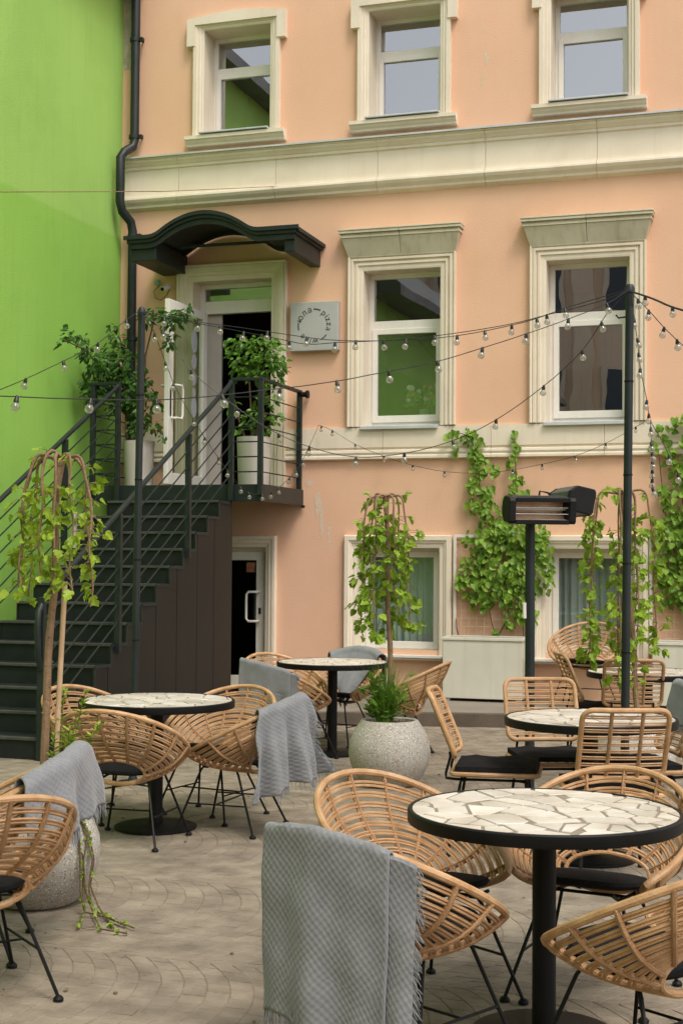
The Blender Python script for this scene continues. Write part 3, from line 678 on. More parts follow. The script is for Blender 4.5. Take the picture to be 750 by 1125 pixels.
# ------------------------------------------------------------------ rattan tub chair
PM = 2.38
def rimp(f): return Vector((.34*math.sin(f), -.06-.36*math.cos(f), .578+.18*math.cos(f)))
def ringp(f): return Vector((.16*math.sin(f), -.175-.02*math.cos(f), .402+.066*math.cos(f)))
def shell(f, t):
    a, b = ringp(f), rimp(f); p = a.lerp(b, t); n = Vector((math.sin(f), -math.cos(f), -.75)).normalized()
    return p + n*(.035*math.sin(PI*min(1,max(0,t))))
def arc(a, b, n): return [a+(b-a)*i/n for i in range(n+1)]
CU = dict(cushion=M['cushion'])
def make_tub():
    t = thing('rattan_tub_chair', 'x', 'chair')
    m = MB(); top = [rimp(f) for f in arc(-PM, PM, 48)]
    dn = [shell(PM, k/10) for k in range(9, 0, -1)]; up = [shell(-PM, k/10) for k in range(1, 10)]
    bot = [ringp(f) for f in arc(PM, 2*PI-PM, 12)]
    # round the two front corners of the rim
    loop = top + dn + bot + up
    def sm(P, it=2):
        for _ in range(it): P = [(P[i-1]+P[i]*2+P[(i+1) % len(P)])/4 for i in range(len(P))]
        return P
    m.tube(sm(loop), .0135, 9, closed=True)
    m.build('rim', M['rattan'], t)
    m = MB()
    for i in range(1, 9):
        tt = i/9.1
        for d in (-.0185, .0185):
            m.tube([shell(f, tt+d) for f in arc(-PM, PM, 34)], .0058, 5)
    m.tube([ringp(f) for f in arc(0, 2*PI-.001, 30)][:-1], .0085, 7, closed=True)
    m.build('weave', M['rattan'], t)
    m = MB()
    for k in range(-5, 6):
        f = k*.44; pts = [shell(f, u/12) for u in range(13)]
        n = Vector((math.sin(f), -math.cos(f), -.4))*.005
        m.tube([p+n for p in pts], [.0085+.0012*(i % 2) for i in range(13)], 7)
        m.tube([p-n for p in pts], .0045, 5)
    m.build('rib', M['rattan2'], t) if 0 else m.build('ribs', M['rattan2'], t)
    m = MB(); n = 40; prof = [(0,.0),(.75,.002),(.95,.012),(1,.026),(.97,.040),(.8,.048),(.4,.052),(0,.053)]; vs = []; fs = []
    for q, z in prof:
        for k in range(n):
            a = 2*PI*k/n; ca_, sa_ = math.cos(a), math.sin(a); e = .7
            vs.append((.195*q*math.copysign(abs(ca_)**e, ca_), .03+.19*q*math.copysign(abs(sa_)**e, sa_), .393+z*.85+.12*(.2*q*sa_)))
    for i in range(len(prof)-1):
        for k in range(n): fs.append((i*n+k, i*n+(k+1) % n, (i+1)*n+(k+1) % n, (i+1)*n+k))
    m.add(vs, fs); m.build('seat_cushion', M['cushion'], t)
    m = MB()
    for x in (-.13, .13): m.tube([(x*.95,.20,.405),(x,.13,.372),(x,-.08,.355),(x*.9,-.14,.36)], .0068, 7)
    m.tube([(-.13,.03,.364),(.13,.03,.364)], .0062, 6)
    m.build('seat_frame', M['black'], t)
    for sx in (-1, 1):
        for y0, y1 in ((.13,.25),(-.08,-.23)):
            m = MB(); m.tube([(sx*.13,y0-.03*(1 if y0>0 else -1),.366 if y0>0 else .357),(sx*.14,y0,.366 if y0>0 else .352),(sx*.15,y0+(y1-y0)*.1,.345 if y0>0 else .332),(sx*.25,y1,.012)], .0068, 7)
            m.lathe([(.008,.018),(.012,.016),(.019,.008),(.019,0),(0,0)], 10, (sx*.25,y1,0)); m.build('leg', M['black'], t)
        m = MB(); m.tube([(sx*.208,.193,.165),(sx*.208,-.158,.165)], .005, 6); m.build('stretcher', M['black'], t)
    m = MB(); m.tube([(-.208,.02,.1655),(.208,.02,.1655)], .005, 6); m.build('stretcher', M['black'], t)
    return t

def make_side_chair():
    t = thing('rattan_side_chair', 'x', 'chair')
    def bp(x, h):  # back surface: h 0..1 up
        return Vector((x, -.19 - .14*h - .035*(1-(x/.22)**2), .52 + .34*h))
    W = .21; P = []
    def corner(cx, ch, a0):
        for i in range(6):
            a = a0 + PI/2*i/5; P.append(bp(cx+.05*math.cos(a), ch+.14*math.sin(a)))
    corner(W-.05, .86, 0); 
    for k in range(1, 6): P.append(bp(W-.05-(2*W-.1)*k/6, 1))
    corner(-W+.05, .86, PI/2); corner(-W+.05, .14, PI)
    for k in range(1, 6): P.append(bp(-W+.05+(2*W-.1)*k/6, 0))
    corner(W-.05, .14, -PI/2)
    m = MB(); m.tube(P, .0135, 9, closed=True); m.build('back_frame', M['rattan'], t)
    m = MB()
    for i in range(1, 10):
        h = i/10
        for d in (-.016, .016): m.tube([bp(x, h+d) for x in arc(-W, W, 10)], .0045, 5)
    m.build('back_weave', M['rattan'], t)
    for x in (-.075, .075):
        m = MB(); m.tube([bp(x, h/14) for h in range(15)], [.0095+.001*(i % 2) for i in range(15)], 8); m.build('back_rib', M['rattan2'], t)
    m = MB(); Q = []
    for cx, cy, a0 in ((.17,.19,0),(-.17,.19,PI/2),(-.17,-.17,PI),(.17,-.17,-PI/2)):
        for i in range(5): a = a0+PI/2*i/4; Q.append((cx+.05*math.cos(a), cy+.05*math.sin(a), .435))
    m.tube(Q, .0135, 8, closed=True)
    for i in range(9): m.tube([(-.2+.05*i,-.21,.435),(-.2+.05*i,.23,.435)], .005, 5)
    m.build('seat_frame', M['rattan'], t)
    m = MB(); n = 10; vs = []; fs = []
    for j, zz in ((0,.45),(1,.492)):
        for a in range(n+1):
            for b in range(n+1):
                x, y = -.215+.43*a/n, -.20+.43*b/n; e = min(1, 6*min(a, n-a)/n+.0)*min(1, 6*min(b, n-b)/n+.0)
                vs.append((x, y, zz if j == 0 else zz - .016*(1-e) + .006*math.sin(a*.9)*math.sin(b*1.1)*e))
    N1 = (n+1)*(n+1)
    for a in range(n):
        for b in range(n):
            i = a*(n+1)+b; fs += [(i, i+1, i+n+2, i+n+1), (N1+i, N1+i+n+1, N1+i+n+2, N1+i+1)]
    ed_ = [k for k in range(n+1)] + [k*(n+1)+n for k in range(1, n+1)] + [n*(n+1)+k for k in range(n-1, -1, -1)] + [k*(n+1) for k in range(n-1, 0, -1)]
    for a, b in zip(ed_, ed_[1:]+ed_[:1]): fs.append((a, b, N1+b, N1+a))
    m.add(vs, fs); m.build('seat_cushion', M['cushion'], t)
    for sx in (-1, 1):
        m = MB(); m.tube([(sx*.15,-.232,.545),(sx*.15,-.228,.52),(sx*.155,-.252,.43),(sx*.155,-.25,.405),(sx*.155,-.2,.40),(sx*.155,.17,.40)], .0075, 7); m.build('back_support', M['black'], t)
        for y0, y1 in ((.17,.225),(-.17,-.235)):
            m = MB(); m.tube([(sx*.155,y0-.03*(1 if y0>0 else -1),.40),(sx*.165,y0,.396),(sx*.172,y0+.005*(1 if y0>0 else -1),.37),(sx*.205,y1,.012)], .0085, 7)
            m.lathe([(.009,.016),(.014,.01),(.014,0),(0,0)], 10, (sx*.205,y1,0)); m.build('leg', M['black'], t)
    for y in (.17, -.17):
        m = MB(); m.tube([(-.16,y,.402),(.16,y,.402)], .007, 6); m.build('stretcher', M['black'], t)
    return t

# ------------------------------------------------------------------ mosaic bistro table
def clip(poly, nx, ny, d):
    o = []
    for i in range(len(poly)):
        a, b = poly[i], poly[(i+1) % len(poly)]
        da, db = a[0]*nx+a[1]*ny-d, b[0]*nx+b[1]*ny-d
        if da <= 0: o.append(a)
        if da*db < 0:
            t = da/(da-db); o.append((a[0]+(b[0]-a[0])*t, a[1]+(b[1]-a[1])*t))
    return o
def mosaic(seed, Rr=.438):
    rg = random.Random(seed); S = []
    tries = 0
    while len(S) < 58 and tries < 4000:
        tries += 1; a = rg.uniform(0, 2*PI); r = Rr*1.05*math.sqrt(rg.random()); p = (r*math.cos(a), r*math.sin(a))
        dmin = rg.choice((.045,.06,.09,.11))
        if all(math.hypot(p[0]-q[0], p[1]-q[1]) > dmin for q in S): S.append(p)
    # stretch the metric so that pieces come out as slivers and wedges
    th = rg.uniform(0, PI); mb = MB()
    for i, p in enumerate(S):
        poly = [(Rr*math.cos(2*PI*k/56), Rr*math.sin(2*PI*k/56)) for k in range(56)]
        for j, q in enumerate(S):
            if i == j: continue
            dx, dy = q[0]-p[0], q[1]-p[1]; l = math.hypot(dx, dy)
            if l > .42: continue
            w = .5 + .16*math.sin(i*12.9898+j*78.233)*0 + .1*(math.sin(j*7.1+3)-math.sin(i*7.1+3))*.5
            ang = .38*math.sin(i*1.7+j*1.7)
            nx, ny = (dx*math.cos(ang)-dy*math.sin(ang))/l, (dx*math.sin(ang)+dy*math.cos(ang))/l
            mxx, myy = p[0]+dx*w, p[1]+dy*w
            poly = clip(poly, nx, ny, nx*mxx+ny*myy-.0052)
            if len(poly) < 3: break
        if len(poly) < 3: continue
        ar = .5*sum(poly[k][0]*poly[(k+1) % len(poly)][1]-poly[(k+1) % len(poly)][0]*poly[k][1] for k in range(len(poly)))
        if ar < .00012: continue
        cx = sum(a for a, _ in poly)/len(poly); cy = sum(b for _, b in poly)/len(poly); n = len(poly); z = rg.uniform(.0,.0012)
        lo = [(a, b, .7372) for a, b in poly]; hi = [(a+(cx-a)*.02, b+(cy-b)*.02, .7402+z) for a, b in poly]
        mb.add(lo+hi, [tuple(range(n, 2*n))] + [(k, (k+1) % n, n+(k+1) % n, n+k) for k in range(n)])
    return mb
def make_table(seed):
    t = thing('mosaic_table', 'x', 'table')
    m = MB(); m.lathe([(0,.712),(.437,.712),(.437,.738),(0,.7382)], 64); tp = m.build('tabletop', M['grout'], t, smooth=False)
    mosaic(seed).build('mosaic', M['marble'], tp, smooth=False)
    m = MB(); m.lathe([(.438,.700),(.452,.700),(.454,.704),(.454,.738),(.450,.7425),(.440,.7425),(.438,.740),(.438,.700)], 72); m.build('edge_band', M['black'], t)
    m = MB(); m.lathe([(.0395,.012),(.0395,.70)], 28); m.lathe([(.14,.698),(.14,.711),(0,.711)], 24); m.build('column', M['black'], t)
    m = MB(); m.lathe([(0,0),(.235,0),(.24,.004),(.24,.012),(.225,.018),(.06,.022),(.045,.03),(0,.03)], 48); m.build('base', M['black'], t)
    return t

# positions
TB = [(-.80,-10.21,11,'round marble mosaic table in the foreground, nearest to the camera'),
      (-3.56,-7.32,23,'round mosaic table in front of the steel staircase'),
      (-3.58,-3.95,37,'round mosaic table by the basement door, behind the staircase table'),
      (-1.04,-7.34,51,'round mosaic table circled by square backed rattan chairs'),
      (-1.07,-4.02,67,'small looking round mosaic table farthest back at right, partly hidden by the hanging leaves')]
for x, y, s_, lb in TB:
    t = make_table(s_); t.location = (x, y, 0); t.rotation_euler = (0,0,s_*.7); t['label'] = lb; t['group'] = 'mosaic tables in the courtyard'

tub = make_tub(); TG = 'round rattan tub chairs'
tubs = [(-1.272,-9.97,-123,0,'round rattan chair at the front table, inside showing just behind the big blanket'),
        (-1.175,-10.56,-27,0,'round rattan chair nearest the camera with the big grey blanket over its back'),
        (-.709,-9.68,171,0,'round rattan chair behind the front table, facing the camera'),
        (-.424,-10.63,58,0,'round rattan chair cut by the right edge, seen from behind at the front table'),
        (-3.529,-7.72,2,0,'round rattan chair seen from behind in front of the staircase table'),
        (-3.40,-6.86,170,0,'round rattan chair behind the staircase table with its open inside facing the camera'),
        (-3.13,-7.18,88,0,'round rattan chair right of the staircase table with a grey blanket trailing to its side'),
        (-4.02,-7.05,-112,0,'round rattan chair mostly hidden left of the staircase table'),
        (-4.03,-3.72,-126,0,'round rattan chair between basement door and table, rim showing above the hanging blanket'),
        (-3.80,-4.30,-30,0,'round rattan chair at the basement door table with its back covered by a grey blanket'),
        (-3.05,-3.88,92,0,'round rattan chair in side view behind the granite planter, right of its table'),
        (-3.74,-3.32,168,0,'round rattan chair under the window, filled by a dark grey blanket'),
        (-2.02,-.62,176,.12,'round rattan chair standing against the right ground floor window'),
        (-2.83,-10.44,50,0,'round rattan chair cut by the left edge, its rounded back nearest the lower left corner'),
        (-3.18,-9.93,112,0,'round rattan chair at left edge beneath a grey blanket, in front of a granite planter')]
TUB = {}
for i, (x, y, a, z, lb) in enumerate(tubs):
    o = tub if i == 0 else dup(tub, (0,0,0), 0)
    o.location = (x, y, z); o.rotation_euler = (0,0,R(a)); o['label'] = lb; o['group'] = TG
    if i == 12: o.scale = (1.1,1.1,1.08)
sidec = make_side_chair(); SG = 'square backed rattan chairs'
sides = [(-1.56,-7.30,-82,'square backed rattan chair in side view, left of its mosaic table'),
         (-1.34,-6.78,-158,'square backed rattan chair behind the middle right table in front of the heater post'),
         (-.885,-7.74,20,'square backed rattan chair seen from behind, its back overlapping the middle right table'),
         (-.86,-6.95,115,'square backed rattan chair at the right edge draped with a pale grey blanket'),
         (-1.41,-3.92,-70,'square backed rattan chair far back, tilted in side view left of the farthest table'),
         (-1.19,-4.22,14,'square backed rattan chair in front of the farthest table beside the tall light pole')]
for i, (x, y, a, lb) in enumerate(sides):
    o = sidec if i == 0 else dup(sidec, (0,0,0), 0)
    o.location = (x, y, 0); o.rotation_euler = (0,0,R(a)); o['label'] = lb; o['group'] = SG

# ------------------------------------------------------------------ blankets
def throw(label, loc, rz, rim, W, Lin, Lout, fold=.02, nf=3, flare=0, skew=0, flat=.6, seed=1, side=None, edge=0, lift=0, layer=None, dn=.0, sag=0, endfringe=(0,1)):
    rg = random.Random(seed); nu, ns = 46, 64; rt = .024+lift
    ph = [rg.uniform(0, 6.28) for _ in range(4)]
    ca_, sa_ = math.cos(R(rz)), math.sin(R(rz))
    P0, N0, D0 = rim(0.)
    T0 = (rim(.02)[0]-rim(-.02)[0]).normalized()
    def pos(u, s, off=0.):
        P, N, D = rim(u)
        P = P.lerp(P0 + T0*u, flat); N = N.lerp(N0, flat).normalized()
        U = Vector((0,0,1)); r = rt+off
        q = r*PI/2
        if s >= 0:
            if s < q: p = P + N*r*math.sin(s/r) + U*(r*math.cos(s/r))
            else: p = P + N*r - U*(s-q)
            f = s/max(Lout, .01)
        else:
            t = -s
            if t < q: p = P - N*r*math.sin(t/r) + U*(r*math.cos(t/r))
            else: p = P - N*r + D*(t-q)
            f = t/max(Lin, .01)*.6
        k = f*f*(3-2*min(f,1))
        wv = math.sin(u/W*2*PI*nf/2+ph[0]+s*1.5) + .5*math.sin(u/W*2*PI*nf+ph[1]-s*2.2)
        p = p + N*(fold*k*(wv+.9)*(1 if s >= 0 else -.25)) + T0*(flare*u*max(0, s)/max(Lout,.01) + skew*max(0, s))
        p = p + U*(.002*math.sin(u*17+ph[2]) + .0015*math.sin(u*60+s*30+ph[3])) - U*(sag*(u/W*2)**2)
        p = p + N*(.0022*math.sin(u*31+s*13)+.002*math.sin(s*27-u*15))
        return p
    def wpos(p): return (loc[0]+ca_*p.x-sa_*p.y, loc[1]+sa_*p.x+ca_*p.y, loc[2]+p.z)
    m = MB(); m.uv = []; FS = []
    def sheet(u0, u1, s0, s1, off):
        vs = []; fs = []
        for i in range(nu+1):
            for j in range(ns+1):
                u = u0+(u1-u0)*i/nu; s = s0+(s1-s0)*j/ns
                u2 = u + edge*math.sin(s*19+seed)*(1 if i > nu/2 else -1)*abs(2*i/nu-1)**3
                s2 = s + .012*math.sin(u*23+seed)*(1 if j > ns*.8 else 0)*(j/ns)
                vs.append(wpos(pos(u2, s2, off))); m.uv.append((u, s))
        for i in range(nu):
            for j in range(ns):
                a = i*(ns+1)+j; fs.append((a, a+1, a+ns+2, a+ns+1))
        m.add(vs, fs)
        F = None
        def strand(p, d, l):
            a = Vector(p); d = Vector(d).normalized(); b = a+d*l*.5+Vector((rg.uniform(-.006,.006),rg.uniform(-.006,.006),-.003)); c = b+(d+Vector((rg.uniform(-.35,.35),rg.uniform(-.35,.35),-.35))).normalized()*l*.5
            F.tube([a, b, c], [.0022,.0018,.0008], 4)
        for e in endfringe:
            ss = s1 if e else s0; F = MB(); FS.append(F)
            for k in range(int((u1-u0)/.0042)):
                u = u0+(u1-u0)*rg.random(); p = Vector(wpos(pos(u, ss + (.012*math.sin(u*23+seed) if e else 0), off))); q = Vector(wpos(pos(u, ss+(.01 if e else -.01), off)))
                d = (q-p).normalized()
                strand(p-d*.006, d+Vector((rg.uniform(-.15,.15),rg.uniform(-.15,.15),-.3)), rg.uniform(.035,.065))
        if side:
            F = MB(); FS.append(F)
            for k in range(int(abs(s1-s0)/.005)):
                s = s0+(s1-s0)*rg.random(); us = u1 if side > 0 else u0
                p = Vector(wpos(pos(us+edge*math.sin(s*19+seed)*side, s, off))); q = Vector(wpos(pos(us+.01*side, s, off)))
                strand(p, (q-p).normalized()+Vector((rg.uniform(-.2,.2),rg.uniform(-.2,.2),-.7)), rg.uniform(.02,.045))
    if layer:   # the under fold, a little wider and shorter
        sd = side; sheet(-W/2+layer[0], W/2+layer[1], layer[2], Lout-layer[3], -.013); side = None
    sheet(-W/2, W/2, -Lin, Lout, 0)
    o = m.build('throw_blanket', M['cloth'], None, loc=wpos(P0)); md = o.modifiers.new('Solidify', 'SOLIDIFY'); md.thickness = .007; md.offset = 0
    for F in FS: F.build('fringe', M['cloth_fringe'], o, loc=wpos(P0))
    tag(o, label, 'blanket', 'grey cotton blankets over the chairs'); return o
M['cloth_fringe'] = mat('grey_cotton_fringe', (.20,.21,.215), (.26,.268,.27), .95, scale=60)
def rimA(fc, st=.36):
    def f(u):
        a = fc + u/st; P = rimp(a); N = Vector((math.sin(a), -math.cos(a), 0)); return P, N, (ringp(a)-P).normalized()
    return f
def rimB(u): return Vector((u, -.33-.03*(1-(u/.22)**2), .862)), Vector((0,-1,0)), Vector((0,.22,-1)).normalized()
def at_tub(i): x, y, a, z, _ = tubs[i]; return (x, y, z), a
l, a = at_tub(1); throw('large grey waffle blanket hanging to the ground from the nearest chair', l, a, rimA(.12), .48, .14, .575, fold=.016, nf=3, flare=-.02, flat=.68, lift=-.007, seed=3, side=1, layer=(.36,.085,-.05,.0), sag=.012)
l, a = at_tub(6); throw('crumpled fringed grey blanket trailing from the chair right of the staircase table', l, a, rimA(-.55), .34, .18, .50, fold=.045, nf=5, flare=.45, skew=.06, flat=.6, seed=5, side=1, edge=.012, lift=.014)
l, a = at_tub(9); throw('folded grey blanket over the chair back by the basement door', l, a, rimA(.42), .44, .16, .30, fold=.008, nf=3, flat=.85, seed=8, side=1, layer=(.3,.05,-.04,.03))
l, a = at_tub(11); throw('dark grey blanket heaped on the chair under the left ground floor window', l, a, rimA(0), .62, .52, .30, fold=.03, nf=3, flat=.1, seed=9, lift=.025)
l, a = at_tub(14); throw('grey blanket thrown over the left edge chair, fringe above the granite planter', l, a, rimA(-.35), .52, .42, .30, fold=.03, nf=3, flare=.1, flat=.45, seed=12, lift=.02, edge=.01)
x, y, a, _ = sides[3]; throw('pale grey blanket over the chair back at the right edge', (x, y, 0), a, rimB, .44, .26, .20, fold=.01, nf=2, flat=.3, seed=14, lift=.012, side=-1)

# ------------------------------------------------------------------ leaves
MUL = [(0,0),(.16,-.08),(.36,.0),(.44,.16),(.52,.34),(.36,.40),(.24,.44),(.38,.56),(.40,.72),(.26,.80),(.14,.96),(0,1.12)]
HEART = [(0,0),(.2,-.05),(.40,.10),(.45,.34),(.37,.60),(.20,.83),(0,1.02)]
OVAL = [(0,0),(.14,.10),(.25,.30),(.28,.52),(.20,.76),(.09,.92),(0,1.02)]
LONG = [(0,0),(.10,.12),(.17,.34),(.17,.58),(.10,.82),(0,1.0)]
def leaf(mb, shape, pos, tip, nor, size, curl=.25, rg=random):
    tip = Vector(tip).normalized(); nor = Vector(nor); nor = nor - tip*nor.dot(tip)
    nor = nor.normalized() if nor.length > 1e-3 else tip.orthogonal().normalized(); sd = tip.cross(nor)
    pos = Vector(pos); b = len(mb.v); fold = rg.uniform(.1,.45); cu = rg.uniform(.05, curl); w = rg.uniform(.85,1.15)
    def pt(x, y): return pos + (sd*x*w + tip*y + nor*(abs(x)*fold - cu*y*y + .05*math.sin(y*9+x*5)))*size
    n = len(shape); o = [pt(x, y) for x, y in shape] + [pt(-x, y) for x, y in shape[1:-1]] + [pt(0,.5)]
    md = len(o)-1
    mb.add(o, [tuple(range(n)) + (md,), (0, md, n-1) + tuple(n+n-3-k for k in range(n-2))])
def rv(rg, s=1): return Vector((rg.uniform(-s,s), rg.uniform(-s,s), rg.uniform(-s,s)))

def weeping_tree(label, base, top, shoots, lm, seed, leafsize=.085, dens=.05, twig=.06, stake=None):
    rg = random.Random(seed); base = Vector(base); top = Vector(top)
    t = thing('weeping_tree', label, 'tree', base, group='weeping trees in granite planters')
    m = MB(); n = 14; pts = [base.lerp(top, i/n) + Vector((math.sin(i*.9+seed)*.006, math.cos(i*1.3)*.006, 0)) for i in range(n+1)]
    m.tube(pts, [.019-.004*i/n+.0014*(i % 2) for i in range(n)] + [.024], 9)
    for i in range(2, n):
        if rg.random() < .7: d = rv(rg); d.z = .3; m.tube([pts[i], pts[i]+d.normalized()*.026], [.008,.004], 6)
    m.lathe([(0,-.03),(.02,-.02),(.026,.0),(.02,.025),(0,.03)], 10, top); m.build('trunk', M['bark'], t)
    S = MB(); Lf = MB()
    for ang, out, drop, rise in shoots:
        d = Vector((math.cos(ang), math.sin(ang), 0)); P = []; k = 22
        for i in range(k+1):
            s = i/k
            if s < .3: a = s/.3*PI/2; p = top + d*out*.85*math.sin(a)*1 + Vector((0,0,rise*math.sin(a*2)*.8 - .05*(1-math.cos(a))))
            else: q = (s-.3)/.7; p = top + d*out*(.85+.2*math.sin(q*2.2)) + Vector((0,0,-.05-drop*q))
            P.append(p + Vector((math.sin(i*.7+ang*3)*.008, math.cos(i*.6+ang)*.008, 0)))
        for i in range(1): P = [P[0]] + [(P[j-1]+P[j]*2+P[j+1])/4 for j in range(1, k)] + [P[-1]]
        S.tube(P, [.0085-.005*i/k for i in range(k+1)], 6)
        L_ = sum((P[i+1]-P[i]).length for i in range(k)); cnt = int(L_/dens)
        for c in range(cnt):
            s = (.16 + .84*(c+rg.random())/cnt)*k; i = min(int(s), k-1); p = P[i].lerp(P[i+1], s-i)
            if rg.random() < (.9 if s/k < .36 else .12): continue
            tw = rv(rg); tw.z *= .4; tw = tw.normalized(); e = p + tw*rg.uniform(.01, twig); S.tube([p, (p+e)/2+Vector((0,0,.006)), e], [.003,.0022,.0015], 4)
            for r_ in range(rg.choice((1,2,2,3))):
                tip = (tw*.7 + rv(rg,.8) + Vector((0,0,-.75))).normalized(); nor = tw*.5 + Vector((0,-.35,.6)) + rv(rg,.7)
                leaf(Lf, MUL if rg.random() < .75 else HEART, e + rv(rg,.012), tip, nor, leafsize*rg.uniform(.6,1.2), .35, rg)
    S.build('shoots', M['bark'], t); Lf.build('foliage', lm, t, smooth=False, recalc=False)
    return t

def planter(label, x, y, rz):
    t = thing('round_planter', label, 'planter', (x, y, 0), rz, 'round granite planters')
    m = MB(); m.lathe([(0,.0),(.165,.0),(.185,.012),(.235,.07),(.272,.15),(.287,.225),(.280,.30),(.250,.375),(.215,.425),(.203,.445),(.196,.452),(.180,.452),(.174,.445),(.172,.40)], 64); 
    o = m.build('pot', M['granite'], None); o.parent = t
    m = MB(); m.lathe([(.176,.405),(.10,.418),(0,.425)], 32); o = m.build('soil', M['soil'], None); o.parent = t
    m = MB(); rg = random.Random(int(x*100))
    for k in range(130):
        a = rg.uniform(0,6.28); r = .17*math.sqrt(rg.random()); p = Vector((r*math.cos(a), r*math.sin(a), .418)); d = rv(rg); d.z *= .3; d = d.normalized()*rg.uniform(.01,.028)
        m.bar(p-d/2, p+d/2+Vector((0,0,.012)), .008, .003)
    o = m.build('bark_mulch', M['soil'], None, smooth=False); o.parent = t
    return t
def clump(label, base, n, h, spread, seed, w=.006, name='grass_clump', group=None):
    rg = random.Random(seed); m = MB(); base = Vector(base)
    for k in range(n):
        a = rg.uniform(0, 6.28); d = Vector((math.cos(a), math.sin(a), 0)); L_ = h*rg.uniform(.45,1.1); out = spread*rg.uniform(.1,1); r0 = .06*math.sqrt(rg.random())
        p0 = base + d*r0; pts = [p0 + d*out*(s/5)**1.8 + Vector((0,0,L_*(s/5) - out*.55*(s/5)**2.6)) for s in range(6)]
        sd = Vector((-d.y, d.x, 0)); vs = []
        for i, p in enumerate(pts): ww = w*(1-.16*i if i < 5 else .05)*rg.uniform(.9,1.1); vs += [p-sd*ww, p+sd*ww+Vector((0,0,.001))]
        m.add(vs, [(2*i, 2*i+1, 2*i+3, 2*i+2) for i in range(5)])
        if rg.random() < .06:      # short side leaves
            for q in range(6):
                p = pts[1].lerp(pts[4], rg.random()); leaf(m, LONG, p, d*rg.uniform(-.2,1)+rv(rg,.7)+Vector((0,0,.5)), rv(rg), rg.uniform(.05,.09), .3, rg)
    o = m.build(name, M['grass'], None, loc=tuple(base), smooth=False, recalc=False); return tag(o, label, 'plant', group)

planter('granite planter in the middle of the yard with grass and a weeping tree', -2.71, -5.33, .3)
planter('granite planter at the left edge under the blanket draped chair', -3.30, -9.14, 1.1)
planter('granite planter behind the square backed chairs at right', -1.06, -5.12, 2.0)
sh = lambda rg, n, a0, o, d, r: [(a0+6.283*i/n+rg.uniform(-.3,.3), o*rg.uniform(.8,1.15), d*rg.uniform(.7,1.1), r*rg.uniform(.5,1.2)) for i in range(n)]
weeping_tree('weeping mulberry with thin trunk rising from the middle granite planter', (-2.70,-5.33,.41), (-2.735,-5.36,2.0), sh(random.Random(1), 7, .2, .145, .88, .06), M['mulbdk'], 4, .057, .018, .085)
weeping_tree('lime leaved weeping mulberry beside a wooden stake at left edge', (-3.24,-9.218,.41), (-3.152,-9.246,2.0), [(2.6,.245,.56,.05),(3.1,.19,.55,.06),(3.5,.16,.52,.06),(4.3,.10,.5,.08),(2.2,.15,.5,.05),(.1,.15,.6,.05),(-.6,.12,.55,.06),(.8,.13,.48,.05),(5.0,.1,.56,.06)], M['mulb'], 6, .045, .027, .06)
weeping_tree('weeping mulberry behind the tall light pole at right', (-1.02,-5.10,.41), (-1.13,-5.13,2.02), sh(random.Random(3), 7, .15, .215, 1.2, .07), M['mulbdk'], 9, .055, .021, .08)
m = MB(); m.tube([(-3.19,-9.195,.40),(-3.165,-9.205,.9),(-3.135,-9.215,1.46)], .0125, 10); so = tag(m.build('wooden_stake', M['cane'], None), 'smooth pale wooden stake stuck in the left granite planter', 'stake')
clump('bushy grass growing around the trunk in the middle granite planter', (-2.735,-5.37,.415), 520, .47, .2, 21, .0034)
rg = random.Random(222); st_ = MB(); lf = MB()
for k in range(6):
    b = Vector((-3.17+rg.uniform(-.07,.05), -9.13+rg.uniform(-.1,.08), .42)); lean = Vector((rg.uniform(.0,.26), rg.uniform(-.1,.12), 0)); H = rg.uniform(.32,.62)
    P = [b + lean*(q/8)**1.3 + Vector((0,0,H*q/8)) for q in range(9)]; st_.tube(P, [.004-.0003*q for q in range(9)], 5)
    for q in range(60):
        s = 1.2+rg.random()*6.79; i = int(s); p = P[i].lerp(P[i+1], s-i); a = rg.uniform(0, 6.28)
        leaf(lf, LONG, p, (math.cos(a), math.sin(a), rg.uniform(.3,1.3)), (0,0,1), rg.uniform(.025,.048), .2, rg)
ro = thing('rosemary_plant', 'upright rosemary with needle leaves in the left granite planter, beside the tree trunk', 'plant', (-3.17,-9.13,.42))
st_.build('stems', M['dkbark'], ro); lf.build('foliage', M['mulbdk'], ro, smooth=False, recalc=False)

clump('short green grass in the planter behind the right chairs', (-1.05,-5.15,.41), 60, .2, .2, 23, .005)
# trailing creeper over the left pot, down onto the paving
rg = random.Random(31); m = MB(); lf = MB()
for k, (a, ln) in enumerate(((-.35,.3),(-.25,.34),(-.15,.24),(-.42,.2),(-.3,.36))):
    c = Vector((-3.30,-9.14,0)); d = Vector((math.cos(a), math.sin(a), 0))
    P = [c+d*.16+Vector((0,0,.44)), c+d*.215+Vector((0,0,.46)), c+d*.29+Vector((0,0,.34)), c+d*.315+Vector((0,0,.22)), c+d*.32+Vector((0,0,.1)), c+d*.33+Vector((.02,-.03,.02)), c+d*(.33+ln*.5)+Vector((.03,-.06-.05*k,.012)), c+d*(.33+ln)+Vector((.0,-.10-.07*(k%3),.01))]
    P = [q + Vector((rg.uniform(-.02,.02), rg.uniform(-.025,.025), 0)) for q in P]; P = [P[0]] + [(P[i]*(1-t)+P[i+1]*t) + Vector((0,rg.uniform(-.008,.008),rg.uniform(-.003,.006))) for i in range(7) for t in (.33,.67,1)]
    P = [P[0]] + P[3::3]
    m.tube(P, .004, 5)
    for q in range(46):
        s = rg.random()*6.99; i = int(s); p = P[i].lerp(P[i+1], s-i); leaf(lf, HEART, p, rv(rg)+Vector((0,0,.3)), d+Vector((0,0,.6))+rv(rg,.6), rg.uniform(.010,.022), .3, rg)
tr = thing('trailing_plant', 'sparse trailing plant spilling from the left granite planter onto the paving', 'plant', (-3.1,-9.2,0))
